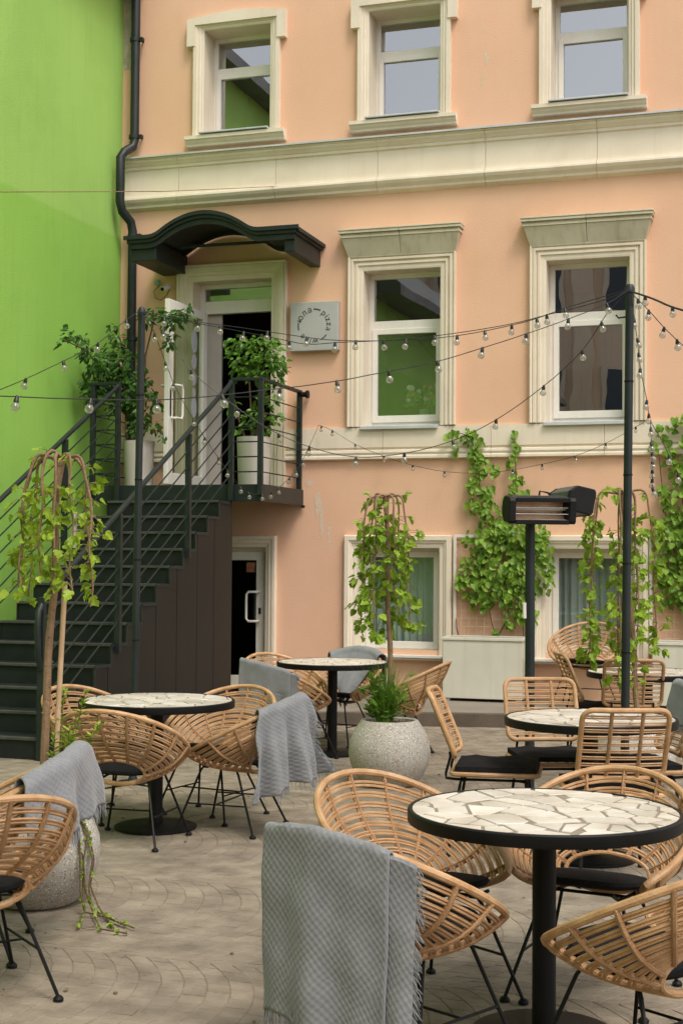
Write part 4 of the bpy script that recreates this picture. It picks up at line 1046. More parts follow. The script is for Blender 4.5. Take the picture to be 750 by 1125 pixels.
m.build('stems', M['dkbark'], tr); lf.build('foliage', M['mulbdk'], tr, smooth=False, recalc=False)

# ------------------------------------------------------------------ creepers on the wall
def UX_(u): return -3.57 + (u-490)*.00985
def VZ_(v): return 2.89 - (v-480)*.0098
def creeper(label, blobs, stems, seed, y0=-.05, dens=1.0, size=.08):
    rg = random.Random(seed); lf = MB(); sm = MB()
    for (u, v, ru, rv_) in blobs:
        cx, cz, rx, rz_ = UX_(u), VZ_(v), ru*.00985, rv_*.0098
        n = max(6, int(PI*rx*rz_/.0016*dens))
        for k in range(n):
            a = rg.uniform(0, 6.28); r = math.sqrt(rg.random())*rg.uniform(.8,1.15); dep = (1-min(1,r)**2)*min(.16, (rx+rz_)*.4)
            p = Vector((cx+rx*r*math.cos(a), y0-.02-dep*rg.uniform(.1,1), cz+rz_*r*math.sin(a)))
            tip = Vector((rg.uniform(-.7,.7), rg.uniform(-.55,.1), rg.uniform(-1.0,-.15))); nor = Vector((rg.uniform(-.5,.5), -1, rg.uniform(.1,1.0)))
            leaf(lf, HEART if rg.random() < .8 else OVAL, p, tip, nor, size*rg.uniform(.45,1.15), .3, rg)
    for P in stems:
        Q = [Vector((UX_(u), y0-.015-.02*math.sin(i*1.3), VZ_(v))) for i, (u, v) in enumerate(P)]; sm.tube(Q, [.008-.004*i/len(Q) for i in range(len(Q))], 6)
    t = thing('climbing_vine', label, 'vine', (UX_(blobs[0][0]), y0, .8), group='climbing vines on the trellises')
    sm.build('stems', M['dkbark'], t); lf.build('foliage', M['creeper'], t, smooth=False, recalc=False)
creeper('leafy green vine climbing the trellis behind the patio heater',
    [(498,476,9,5),(512,474,8,6),(519,487,9,12),(524,503,9,8),(500,490,3,8),(533,514,14,12),(520,532,9,10),(535,540,9,8),(526,555,12,14),(540,566,14,12),(563,478,3,5),(565,490,4,8),(562,507,5,8),(566,522,5,6),(568,538,12,12),(560,553,10,10),(536,592,28,18),(566,585,26,22),(588,590,14,16),(520,622,12,16),(548,618,28,24),(572,625,22,26),(596,605,8,16),(602,632,6,22),(535,645,26,18),(566,650,18,20),(510,636,12,10),(578,672,14,10),(560,678,8,10),(545,694,5,6),(530,660,12,10)],
    [[(545,700),(556,680),(562,650),(548,600),(530,560),(524,520),(518,480),(500,474)],[(575,700),(572,650),(572,580),(566,530),(564,480)],[(505,700),(502,690),(501,678)],[(545,700),(540,680),(535,655)]], 41)
creeper('leafy green vine climbing the wall at the right edge',
    [(742,466,14,7),(722,478,10,7),(712,492,6,6),(728,500,6,14),(748,490,10,22),(736,520,9,14),(752,525,14,20),(722,545,8,14),(745,555,24,22),(732,590,24,28),(758,595,28,34),(720,620,10,20),(742,640,22,20),(765,640,20,20),(750,665,14,10),(785,560,22,60),(726,655,8,8)],
    [[(770,720),(760,650),(745,580),(735,520),(728,490)],[(745,720),(740,640),(722,560),(716,500)]], 42)

def trellis(x0, x1, z0, z1, label):
    t = thing('wire_trellis', label, 'trellis', (x0, 0, z0), group='wire trellises on the wall')
    m = MB(); w = .032
    m.box(x0, x0+w, -.055, -.02, z0, z1); m.box(x1-w, x1, -.055, -.02, z0, z1); m.box(x0+w, x1-w, -.054, -.021, z1-w, z1); m.box(x0+w, x1-w, -.054, -.021, z0, z0+w)
    m.build('frame', M['whiteal'], t, smooth=False, bevel=.003)
    m = MB(); n = int((x1-x0)/.078)
    for i in range(1, n): x = x0+(x1-x0)*i/n; m.tube([(x,-.04,z0+w),(x,-.04,z1-w)], .0028, 5)
    n = int((z1-z0)/.078)
    for i in range(1, n): z = z0+(z1-z0)*i/n; m.tube([(x0+w,-.046,z),(x1-w,-.046,z)], .0028, 5)
    m.build('wire_mesh', M['mesh'], t)
trellis(-3.50, -2.66, .62, 1.845, 'pale wire trellis between the two ground floor windows')
trellis(-1.44, -.60, .62, 1.845, 'pale wire trellis behind the vine at the right edge')
def trough(x0, x1, y0, y1, z0, z1, label):
    t = thing('box_planter', label, 'planter', ((x0+x1)/2, (y0+y1)/2, z0), group='cream box planters along the wall')
    m = MB(); m.box(x0, x1, y0, y1, z0+.03, z1-.03); b = m.build('box', M['planterbox'], t, smooth=False, bevel=.006)
    m = MB(); k = .025
    m.box(x0-.012, x1+.012, y0-.012, y0+k, z1-.0295, z1); m.box(x0-.012, x1+.012, y1-k, y1+.012, z1-.0295, z1)
    m.box(x0-.012, x0+k, y0+k, y1-k, z1-.0295, z1); m.box(x1-k, x1+.012, y0+k, y1-k, z1-.0295, z1); m.build('rim', M['planterbox'], t, smooth=False, bevel=.004)
    m = MB(); m.box(x0+k, x1-k, y0+k, y1-k, z1-.0297, z1-.02); m.build('soil', M['soil'], t, smooth=False)
    m = MB()
    for x in (x0+.02, x1-.07):
        for y in (y0+.02, y1-.07): m.box(x, x+.05, y, y+.05, z0, z0+.03)
    m.build('feet', M['planterbox'], t, smooth=False)
trough(-3.49, -2.66, -.56, -.14, .118, .775, 'cream metal box planter under the trellis with the full vine')
trough(-1.36, -.50, -.58, -.14, .118, .775, 'cream metal box planter half hidden behind the tree at right edge')

# ------------------------------------------------------------------ shrubs on the landing
def LXu(u): return -6.90 + (u-153)*.0106
def LZv(v): return 2.38 + (533-v)*.0103
def pot_white(x, y, r0, r1, h, label):
    t = thing('tall_planter', label, 'planter', (x, y, LZ), 0, 'white planters on the landing')
    m = MB(); m.lathe([(0,.002),(r0,.002),(r1,h-.006),(r1,h),(r1-.014,h),(r1-.018,h-.06)], 40); o = m.build('pot', M['planterwhite'], None); o.parent = t
    m = MB(); m.lathe([(r1-.016,h-.05),(0,h-.045)], 24); o = m.build('soil', M['soil'], None); o.parent = t
pot_white(-6.90, -.70, .15, .172, .53, 'white round planter beside the open door, left of the light pole')
pot_white(-7.10, -.34, .14, .16, .53, 'white round planter in the far left corner of the landing')
pot_white(-5.52, -.76, .165, .185, .54, 'white round planter at the right corner of the landing')
def at_view(u, v, y):
    """point in the plane Y = y on the sight line of photo pixel (u, v)"""
    r, up, f = Vector((.9525,.3044,.0067)), Vector((.0038,-.0342,.9994)), Vector((-.3042,.9520,.0336))
    d = f + r*((u-375)/1562) - up*((v-562.5)/1562); c = Vector((0,-14.9456,1.5668)); return c + d*((y-c.y)/d.y)
def shrub(label, base, blobs, stems, lm, seed, yf, dep, size, dens=1.):
    rg = random.Random(seed); lf = MB(); sm = MB()
    for (u, v, ru, rv_) in blobs:
        c = at_view(u, v, yf(u)); rx, rz_ = ru*.0100, rv_*.0098; n = max(7, int(PI*rx*rz_/.00085*dens))
        for k in range(n):
            d = rv(rg); d = d.normalized()*rg.random()**.4
            p = Vector((c.x+rx*d.x, c.y+dep*d.y*min(1, 2.5*(rx+rz_)), c.z+rz_*d.z)); p.x = max(p.x, -7.46)
            tip = Vector((d.x+rg.uniform(-.8,.8), d.y-.3+rg.uniform(-.7,.5), d.z*.5-.5+rg.uniform(-.5,.5))); nor = Vector((rg.uniform(-.6,.6), rg.uniform(-1,.2), rg.uniform(.2,1)))
            leaf(lf, OVAL, p, tip, nor, size*rg.uniform(.55,1.2), .3, rg)
    for P in stems:
        Q = [at_view(u, v, yf(u)+.04*math.sin(i*2.1)) for i, (u, v) in enumerate(P)]; sm.tube(Q, [.013-.008*i/len(Q) for i in range(len(Q))], 6)
    t = thing('potted_shrub', label, 'shrub', base, group='leafy shrubs in the landing planters')
    sm.build('stems', M['dkbark'], t); lf.build('foliage', lm, t, smooth=False, recalc=False)
shrub('dark leaved climbing shrub spreading left of the open door on the landing', (-6.9,-.7,LZ+.48),
    [(68,376,4,6),(78,366,7,7),(90,375,8,7),(98,388,10,9),(106,398,16,14),(125,392,14,20),(118,415,24,18),(138,405,16,24),(122,362,5,7),(130,372,8,8),(104,428,14,14),(128,440,16,14),(145,430,12,24),(160,425,7,20),(168,440,7,12),(158,455,8,12),(166,470,10,8),(150,465,8,16),(175,472,6,4),(180,480,4,5),(172,345,12,8),(188,352,14,10),(200,346,9,7),(186,372,6,12),(160,350,8,6),(206,338,5,4)],
    [[(148,490),(146,460),(138,420),(128,390)],[(140,490),(138,450),(118,415),(95,385),(72,374)],[(156,490),(158,440),(160,390),(170,350),(205,345)],[(150,490),(155,470),(178,474)]], M['ficus'], 51, lambda u: -.72-max(0,118-u)*.026-max(0,u-158)*.012, .22, .085, 1.0)
shrub('bright green shrub in the planter at the landing corner', (-5.52,-.76,LZ+.49),
    [(258,378,12,10),(275,376,16,10),(292,382,18,12),(268,395,20,12),(292,400,18,14),(306,396,10,12),(312,405,6,8),(280,412,14,8),(300,420,10,10),(262,408,8,8),(298,440,8,12),(284,448,10,12),(302,460,5,12),(275,462,8,10),(292,468,8,8),(262,472,5,8),(256,445,5,10)],
    [[(277,490),(276,455),(274,420),(270,390)],[(281,490),(284,450),(290,400)],[(272,490),(262,460),(258,440)]], M['ficus2'], 52, lambda u: -.80, .20, .08, .9)

# ------------------------------------------------------------------ poles, heater
def pole(label, x, y, h, r, dx, hook):
    t = thing('light_pole', label, 'pole', (x, y, 0), group='dark poles carrying the string lights')
    m = MB(); m.tube([(x,y,.0),(x+dx*.25,y,h*.25),(x+dx,y,h)], r, 16); m.lathe([(0,.03),(r*.7,.025),(r+.004,0),(r+.004,-.03)], 16, (x+dx,y,h))
    m.build('shaft', M['steel'], t)
    for k in (.12,.30,.47,.64,.82):
        m = MB(); m.lathe([(r,-.006),(r+.003,-.005),(r+.003,.005),(r,.006)], 16, (x+dx*k,y,h*k)); m.build('joint_collar', M['black'], t)
    m = MB(); m.lathe([(0,0),(.11,0),(.11,.01),(r+.01,.014),(r,.05)], 24, (x,y,0)); m.build('base_plate', M['steel'], t)
    if hook: m = MB(); m.tube([(x+dx,y,h-.18),(x+dx-.07,y-.02,h-.19),(x+dx-.085,y-.02,h-.17)], .006, 6); m.build('hook', M['steel'], t)
pole('tall dark pole at right where the light strings meet', -1.04, -5.80, 3.31, .027, .036, True)
pole('thin dark pole in front of the staircase holding light strings', -4.42, -5.86, 3.315, .026, .028, False)
ht = thing('patio_heater', 'dark electric patio heater with two angled heads on a post', 'heater', (-1.63,-5.86,0))
m = MB(); m.tube([(-1.63,-5.86,0),(-1.63,-5.86,1.86)], .031, 18); m.build('post', M['steel'], ht)
m = MB(); m.lathe([(0,0),(.22,0),(.22,.012),(.05,.02),(.037,.05)], 32, (-1.63,-5.86,0)); m.build('base_plate', M['steel'], ht)
m = MB(); m.tube([(-1.66,-5.885,1.20),(-1.661,-5.888,1.30)], .012, 8); m.build('cable_clip', M['pvc'], ht)
copper = mat('coppery_reflector', (.62,.40,.24), (.82,.68,.54), .35, .25, scale=9)
M['castalu'] = mat('dark_cast_aluminium', (.10,.105,.105), (.15,.155,.15), .5, .3, scale=9)
def head(loc, rz, tilt, ln):
    A = Matrix.Translation(loc) @ Matrix.Rotation(rz, 4, 'Z') @ Matrix.Rotation(tilt, 4, 'X')
    def put(mb): 
        mb.v = [tuple(A @ Vector(p)) for p in mb.v]; return mb
    h = ln/2; m = MB()
    # hollow aluminium shell, open at the front
    m.prism([(-.085,.060),(-.085,.080),(.03,.086),(.075,.045),(.075,-.035),(.03,-.078),(-.085,-.083),(-.085,-.064),(.0,-.060),(.045,-.02),(.045,.03),(.01,.058)], 'x', -h+.045, h-.045)
    hs = put(m).build('head', M['castalu'], ht, smooth=False, bevel=.004)
    for s in (-1, 1):
        m = MB(); m.prism([(-.098,.062),(-.086,.083),(.032,.088),(.078,.046),(.078,-.036),(.032,-.080),(-.086,-.086),(-.098,-.066)], 'x', min(s*h, s*(h-.0445)), max(s*h, s*(h-.0445)))
        put(m).build('end_cap', M['black'], hs, smooth=False, bevel=.007)
    m = MB(); m.box(-h+.0455, h-.0455, -.097, -.0855, .054, .082); m.box(-h+.0455, h-.0455, -.097, -.0855, -.087, -.058); put(m).build('bezel', M['black'], hs, smooth=False, bevel=.003)
    m = MB(); m.prism([(-.075,.0575),(.0095,.0575),(.0445,.03),(.0445,-.02),(0,-.0595),(-.075,-.0615),(-.075,-.060),(-.001,-.058),(.043,-.02),(.043,.03),(.0085,.056),(-.075,.056)], 'x', -h+.047, h-.047); put(m).build('reflector', copper, hs, smooth=False)
    m = MB()
    for z in (-.022,.018): m.tube([(-h+.047,-.075,z),(h-.047,-.075,z)], .0016, 5)
    m.tube([(-h+.047,-.01,.005),(h-.047,-.01,.005)], .009, 8)
    put(m).build('heating_rod', M['flash'], hs)
    m = MB()
    for k in range(26): x = -h+.06+(ln-.12)*k/25; m.box(x-.0025, x+.0025, -.07, .025, .0835, .090)
    put(m).build('cooling_fins', M['castalu'], hs, smooth=False)
head(Vector((-1.565,-5.92,1.895)), R(27), R(6), .44)
head(Vector((-1.41,-5.66,1.96)), R(118), R(10), .44)
m = MB(); m.tube([(-1.63,-5.86,1.85),(-1.59,-5.84,1.93),(-1.51,-5.80,1.95)], .014, 8); m.tube([(-1.59,-5.80,1.93),(-1.58,-5.79,2.02),(-1.53,-5.78,2.01),(-1.48,-5.74,1.96)], .007, 8); m.build('bracket', M['black'], ht)
# second heater whose head just enters at the right edge
# ------------------------------------------------------------------ string lights
STRINGS = {
 'long': ([(-1.004,-5.873,3.289),(-1.03,-5.905,3.263),(-1.055,-5.936,3.238),(-1.083,-5.969,3.212),(-1.118,-6.012,3.184),(-1.161,-6.066,3.153),(-1.211,-6.129,3.12),(-1.265,-6.197,3.087),(-1.318,-6.265,3.054),(-1.372,-6.334,3.021),(-1.427,-6.406,2.988),(-1.482,-6.479,2.955),(-1.536,-6.551,2.924),(-1.587,-6.62,2.894),(-1.637,-6.689,2.865),(-1.687,-6.758,2.837),(-1.737,-6.827,2.809),(-1.786,-6.897,2.781),(-1.834,-6.967,2.753),(-1.884,-7.039,2.725),(-1.937,-7.118,2.697),(-1.998,-7.209,2.669),(-2.063,-7.31,2.64),(-2.126,-7.408,2.613),(-2.178,-7.49,2.59),(-2.216,-7.55,2.573),(-2.244,-7.596,2.56),(-2.269,-7.638,2.548),(-2.299,-7.688,2.535),(-2.335,-7.75,2.52),(-2.375,-7.819,2.504),(-2.415,-7.889,2.488),(-2.453,-7.956,2.473),(-2.489,-8.022,2.46),(-2.525,-8.089,2.447),(-2.559,-8.152,2.435),(-2.589,-8.21,2.424),(-2.613,-8.255,2.415),(-2.632,-8.291,2.407),(-2.652,-8.331,2.399),(-2.68,-8.39,2.388),(-2.718,-8.469,2.373),(-2.763,-8.562,2.356),(-2.811,-8.667,2.339),(-2.86,-8.781,2.323),(-2.913,-8.911,2.309),(-2.969,-9.056,2.295),(-3.023,-9.2,2.283),(-3.069,-9.329,2.273),(-3.106,-9.441,2.264),(-3.136,-9.542,2.257),(-3.161,-9.632,2.251),(-3.183,-9.71,2.245),(-3.199,-9.773,2.241),(-3.211,-9.821,2.238),(-3.22,-9.864,2.235),(-3.231,-9.909,2.232)],
  [(-1.123,-6.018,3.18),(-1.323,-6.271,3.051),(-1.531,-6.545,2.926),(-1.737,-6.827,2.809),(-1.937,-7.118,2.697),(-2.135,-7.423,2.609),(-2.332,-7.744,2.521),(-2.525,-8.089,2.447),(-2.704,-8.438,2.379),(-2.878,-8.824,2.318),(-3.024,-9.202,2.283),(-3.156,-9.615,2.252)]),
 'upper': ([(-1.004,-5.873,3.289),(-1.1,-5.871,3.267),(-1.197,-5.868,3.244),(-1.291,-5.865,3.221),(-1.379,-5.863,3.199),(-1.455,-5.861,3.177),(-1.522,-5.859,3.155),(-1.592,-5.858,3.134),(-1.675,-5.856,3.113),(-1.777,-5.855,3.094),(-1.893,-5.854,3.074),(-2.013,-5.852,3.057),(-2.128,-5.852,3.044),(-2.24,-5.852,3.036),(-2.352,-5.852,3.033),(-2.461,-5.852,3.032),(-2.563,-5.853,3.032),(-2.659,-5.854,3.033),(-2.751,-5.855,3.036),(-2.836,-5.856,3.04),(-2.912,-5.857,3.045),(-2.971,-5.858,3.05),(-3.016,-5.859,3.054),(-3.066,-5.86,3.061),(-3.138,-5.862,3.072),(-3.247,-5.865,3.091),(-3.38,-5.868,3.115),(-3.515,-5.872,3.139),(-3.631,-5.876,3.16),(-3.723,-5.879,3.175),(-3.802,-5.881,3.187),(-3.873,-5.884,3.198),(-3.94,-5.886,3.21),(-4.004,-5.888,3.223),(-4.062,-5.891,3.238),(-4.117,-5.893,3.251),(-4.171,-5.895,3.263),(-4.226,-5.897,3.273),(-4.279,-5.899,3.282),(-4.332,-5.902,3.29),(-4.385,-5.904,3.298)],
  [(-1.409,-5.862,3.19),(-1.591,-5.858,3.134),(-1.753,-5.855,3.098),(-1.933,-5.853,3.068),(-2.116,-5.852,3.046),(-2.463,-5.852,3.032),(-2.81,-5.856,3.039),(-3.158,-5.862,3.076),(-3.439,-5.87,3.126),(-3.785,-5.881,3.184),(-3.94,-5.886,3.21)]),
 'twin': ([(-1.009,-5.823,3.293),(-1.057,-5.822,3.277),(-1.103,-5.821,3.26),(-1.152,-5.82,3.244),(-1.211,-5.82,3.228),(-1.285,-5.819,3.211),(-1.37,-5.819,3.193),(-1.456,-5.818,3.176),(-1.533,-5.818,3.161),(-1.596,-5.818,3.147),(-1.65,-5.818,3.135),(-1.705,-5.818,3.123),(-1.772,-5.818,3.112),(-1.854,-5.818,3.1),(-1.945,-5.819,3.088),(-2.041,-5.82,3.077),(-2.136,-5.821,3.067),(-2.227,-5.822,3.059),(-2.319,-5.824,3.051),(-2.411,-5.825,3.044),(-2.507,-5.827,3.039),(-2.611,-5.83,3.037),(-2.721,-5.832,3.036),(-2.827,-5.835,3.036),(-2.919,-5.837,3.036),(-2.992,-5.839,3.034),(-3.052,-5.841,3.031),(-3.106,-5.843,3.029),(-3.163,-5.845,3.032),(-3.221,-5.847,3.041),(-3.276,-5.849,3.053),(-3.335,-5.852,3.068),(-3.405,-5.855,3.084),(-3.484,-5.858,3.102),(-3.571,-5.862,3.121),(-3.668,-5.867,3.143),(-3.782,-5.872,3.167),(-3.917,-5.879,3.195),(-4.069,-5.887,3.227),(-4.229,-5.895,3.259),(-4.385,-5.904,3.291)],
  [(-1.533,-5.818,3.161),(-2.277,-5.823,3.054),(-2.627,-5.83,3.037),(-2.964,-5.839,3.035),(-3.287,-5.85,3.056),(-3.616,-5.864,3.131),(-4.2,-5.894,3.253)]),
 'left': ([(-4.391,-5.906,3.304),(-4.391,-5.953,3.283),(-4.392,-5.996,3.263),(-4.392,-6.047,3.24),(-4.391,-6.118,3.205),(-4.389,-6.213,3.154),(-4.386,-6.327,3.092),(-4.383,-6.451,3.027),(-4.377,-6.578,2.967),(-4.37,-6.709,2.915),(-4.361,-6.846,2.866),(-4.35,-6.988,2.819),(-4.336,-7.132,2.771),(-4.321,-7.28,2.722),(-4.303,-7.432,2.672),(-4.282,-7.588,2.623),(-4.258,-7.746,2.575),(-4.23,-7.91,2.529),(-4.198,-8.078,2.483),(-4.165,-8.248,2.439),(-4.132,-8.417,2.393)],
  [(-4.391,-6.103,3.212),(-4.379,-6.537,2.987),(-4.343,-7.063,2.794),(-4.277,-7.624,2.612)]),
 'landing_drop': ([(-4.385,-5.904,3.291),(-4.416,-5.786,3.284),(-4.447,-5.667,3.28),(-4.477,-5.55,3.271),(-4.506,-5.437,3.254),(-4.532,-5.332,3.225),(-4.556,-5.233,3.187),(-4.58,-5.134,3.146),(-4.604,-5.031,3.105),(-4.627,-4.931,3.065),(-4.65,-4.832,3.025),(-4.675,-4.722,2.982),(-4.703,-4.589,2.936),(-4.738,-4.426,2.885),(-4.776,-4.24,2.831),(-4.816,-4.041,2.775),(-4.855,-3.838,2.719),(-4.893,-3.629,2.661),(-4.931,-3.409,2.602),(-4.969,-3.189,2.544),(-5.003,-2.978,2.487),(-5.033,-2.78,2.433),(-5.059,-2.59,2.382),(-5.085,-2.402,2.33),(-5.111,-2.213,2.279)],
  [(-4.523,-5.37,3.235),(-4.62,-4.963,3.078),(-4.689,-4.656,2.959),(-4.835,-3.941,2.747),(-4.916,-3.497,2.626),(-5.003,-2.978,2.487),(-5.053,-2.634,2.394)]),
 'dip': ([(-4.385,-5.903,3.285),(-4.351,-5.901,3.266),(-4.318,-5.9,3.251),(-4.283,-5.898,3.229),(-4.24,-5.895,3.19),(-4.188,-5.891,3.125),(-4.129,-5.886,3.041),(-4.066,-5.881,2.953),(-4.002,-5.877,2.877),(-3.938,-5.872,2.816),(-3.872,-5.869,2.762),(-3.804,-5.865,2.712),(-3.734,-5.861,2.661),(-3.661,-5.858,2.608),(-3.586,-5.854,2.555),(-3.51,-5.85,2.505),(-3.435,-5.847,2.461),(-3.362,-5.844,2.422),(-3.29,-5.841,2.388),(-3.216,-5.839,2.358),(-3.141,-5.837,2.331),(-3.063,-5.835,2.307),(-2.983,-5.833,2.286),(-2.902,-5.831,2.269),(-2.819,-5.829,2.259),(-2.735,-5.828,2.255),(-2.649,-5.828,2.259),(-2.563,-5.827,2.267),(-2.478,-5.827,2.278),(-2.394,-5.827,2.292),(-2.311,-5.827,2.31),(-2.229,-5.828,2.331),(-2.149,-5.828,2.356),(-2.074,-5.829,2.383),(-2.002,-5.83,2.413),(-1.931,-5.832,2.448),(-1.857,-5.834,2.487),(-1.779,-5.836,2.534),(-1.699,-5.838,2.586),(-1.62,-5.841,2.642),(-1.546,-5.843,2.697),(-1.477,-5.846,2.75),(-1.413,-5.849,2.805),(-1.353,-5.852,2.86),(-1.299,-5.855,2.915),(-1.253,-5.857,2.973),(-1.213,-5.86,3.033),(-1.178,-5.863,3.09),(-1.142,-5.865,3.141),(-1.106,-5.867,3.181),(-1.072,-5.869,3.215),(-1.038,-5.871,3.245),(-1.004,-5.873,3.278)],
  [(-4.22,-5.893,3.164),(-4.002,-5.877,2.877),(-3.667,-5.858,2.613),(-3.363,-5.844,2.422),(-3.141,-5.837,2.331),(-2.813,-5.829,2.258),(-2.478,-5.827,2.278),(-2.149,-5.828,2.356),(-1.857,-5.834,2.487),(-1.546,-5.843,2.697),(-1.299,-5.855,2.915),(-1.176,-5.863,3.092)]),
 'landing_edge': ([(-5.092,-2.26,2.276),(-5.085,-2.223,2.259),(-5.077,-2.187,2.241),(-5.069,-2.148,2.225),(-5.06,-2.104,2.213),(-5.047,-2.049,2.207),(-5.033,-1.988,2.204),(-5.019,-1.926,2.204),(-5.007,-1.872,2.206),(-4.996,-1.827,2.209),(-4.987,-1.789,2.215),(-4.978,-1.753,2.222),(-4.969,-1.718,2.231),(-4.961,-1.683,2.241),(-4.952,-1.65,2.252),(-4.944,-1.617,2.265),(-4.934,-1.579,2.283),(-4.922,-1.535,2.307),(-4.909,-1.485,2.336),(-4.896,-1.437,2.366),(-4.885,-1.396,2.393),(-4.876,-1.363,2.415),(-4.869,-1.337,2.433),(-4.862,-1.313,2.452),(-4.855,-1.289,2.473),(-4.847,-1.262,2.498),(-4.84,-1.235,2.524),(-4.832,-1.209,2.553),(-4.824,-1.182,2.583),(-4.817,-1.157,2.613),(-4.81,-1.133,2.643),(-4.802,-1.107,2.678),(-4.792,-1.077,2.721),(-4.781,-1.04,2.776),(-4.768,-0.998,2.839),(-4.754,-0.954,2.906),(-4.741,-0.912,2.971)],
  [(-5.086,-2.229,2.262),(-5.056,-2.088,2.212),(-5.003,-1.856,2.207),(-4.965,-1.702,2.235),(-4.934,-1.579,2.283),(-4.885,-1.396,2.393),(-4.855,-1.289,2.473),(-4.824,-1.182,2.583),(-4.788,-1.062,2.743)]),
 'wall': ([(-5.008,-0.12,3.051),(-4.971,-0.12,3.037),(-4.935,-0.12,3.025),(-4.896,-0.12,3.009),(-4.849,-0.12,2.987),(-4.792,-0.12,2.954),(-4.728,-0.12,2.914),(-4.659,-0.12,2.871),(-4.586,-0.12,2.832),(-4.51,-0.12,2.796),(-4.429,-0.12,2.761),(-4.347,-0.12,2.728),(-4.264,-0.12,2.697),(-4.184,-0.12,2.668),(-4.103,-0.12,2.641),(-4.021,-0.12,2.616),(-3.937,-0.12,2.593),(-3.852,-0.12,2.572),(-3.766,-0.12,2.552),(-3.677,-0.12,2.534),(-3.584,-0.12,2.52),(-3.482,-0.12,2.509),(-3.373,-0.12,2.501),(-3.266,-0.12,2.496),(-3.167,-0.12,2.495),(-3.079,-0.12,2.499),(-2.999,-0.12,2.508),(-2.922,-0.12,2.518),(-2.844,-0.12,2.53),(-2.767,-0.12,2.541),(-2.691,-0.12,2.554),(-2.615,-0.12,2.568),(-2.535,-0.12,2.583),(-2.451,-0.12,2.6),(-2.365,-0.12,2.619),(-2.277,-0.12,2.64),(-2.192,-0.12,2.664),(-2.113,-0.12,2.691),(-2.036,-0.12,2.72),(-1.957,-0.12,2.753),(-1.873,-0.12,2.791),(-1.78,-0.12,2.837),(-1.683,-0.12,2.89),(-1.583,-0.12,2.946),(-1.484,-0.12,3.0)],
  [(-4.976,-0.12,3.039),(-4.849,-0.12,2.987),(-4.586,-0.12,2.832),(-4.264,-0.12,2.697),(-3.937,-0.12,2.593),(-3.584,-0.12,2.52),(-2.844,-0.12,2.53),(-2.535,-0.12,2.583),(-2.192,-0.12,2.664),(-1.873,-0.12,2.791),(-1.567,-0.12,2.954)]),
 'hang_right': ([(-0.993,-5.87,3.278),(-0.987,-5.828,3.209),(-0.981,-5.786,3.14),(-0.975,-5.746,3.073),(-0.97,-5.71,3.012),(-0.967,-5.679,2.959),(-0.965,-5.652,2.912),(-0.962,-5.626,2.867),(-0.958,-5.599,2.82),(-0.952,-5.569,2.77),(-0.944,-5.538,2.718),(-0.936,-5.509,2.669),(-0.929,-5.482,2.625),(-0.926,-5.462,2.588),(-0.924,-5.445,2.558),(-0.92,-5.428,2.53),(-0.913,-5.41,2.499),(-0.899,-5.388,2.467),(-0.882,-5.366,2.435),(-0.863,-5.342,2.402),(-0.845,-5.317,2.367),(-0.828,-5.292,2.33),(-0.812,-5.266,2.29),(-0.795,-5.24,2.25),(-0.776,-5.213,2.209),(-0.756,-5.185,2.168),(-0.734,-5.156,2.127),(-0.712,-5.127,2.085),(-0.69,-5.099,2.043)],
  [(-0.979,-5.774,3.119),(-0.969,-5.703,3.001),(-0.965,-5.653,2.914),(-0.958,-5.599,2.82),(-0.929,-5.482,2.625),(-0.921,-5.434,2.539),(-0.807,-5.259,2.28),(-0.753,-5.18,2.162)]),
 'tail': ([(-0.91,-5.437,2.497),(-0.909,-5.436,2.454),(-0.908,-5.434,2.412),(-0.906,-5.432,2.37),(-0.905,-5.43,2.329),(-0.904,-5.428,2.29),(-0.902,-5.426,2.253),(-0.901,-5.425,2.216),(-0.9,-5.423,2.179),(-0.9,-5.422,2.142),(-0.9,-5.42,2.104),(-0.9,-5.419,2.067),(-0.901,-5.418,2.03)],
  [(-0.909,-5.435,2.449),(-0.906,-5.431,2.353),(-0.904,-5.428,2.287),(-0.902,-5.425,2.233),(-0.9,-5.423,2.173),(-0.9,-5.421,2.113),(-0.9,-5.419,2.054)]),
 'right_high': ([(-0.993,-5.87,3.278),(-0.953,-5.926,3.254),(-0.913,-5.983,3.231),(-0.873,-6.039,3.207),(-0.836,-6.092,3.184),(-0.802,-6.142,3.161),(-0.771,-6.188,3.139),(-0.74,-6.236,3.116),(-0.705,-6.289,3.093),(-0.666,-6.351,3.069),(-0.625,-6.418,3.045),(-0.582,-6.487,3.021),(-0.54,-6.555,2.997)],
  [(-0.887,-6.019,3.215),(-0.699,-6.299,3.089)]),
 'right_low': ([(-0.993,-5.869,3.272),(-0.96,-5.919,3.233),(-0.927,-5.968,3.195),(-0.894,-6.018,3.156),(-0.86,-6.069,3.116),(-0.828,-6.119,3.075),(-0.796,-6.169,3.033),(-0.763,-6.222,2.991),(-0.728,-6.28,2.948),(-0.689,-6.344,2.903),(-0.649,-6.414,2.858),(-0.607,-6.485,2.812),(-0.566,-6.555,2.766)],
  [(-0.939,-5.95,3.209),(-0.86,-6.069,3.116),(-0.752,-6.239,2.978),(-0.666,-6.383,2.878)]),
}
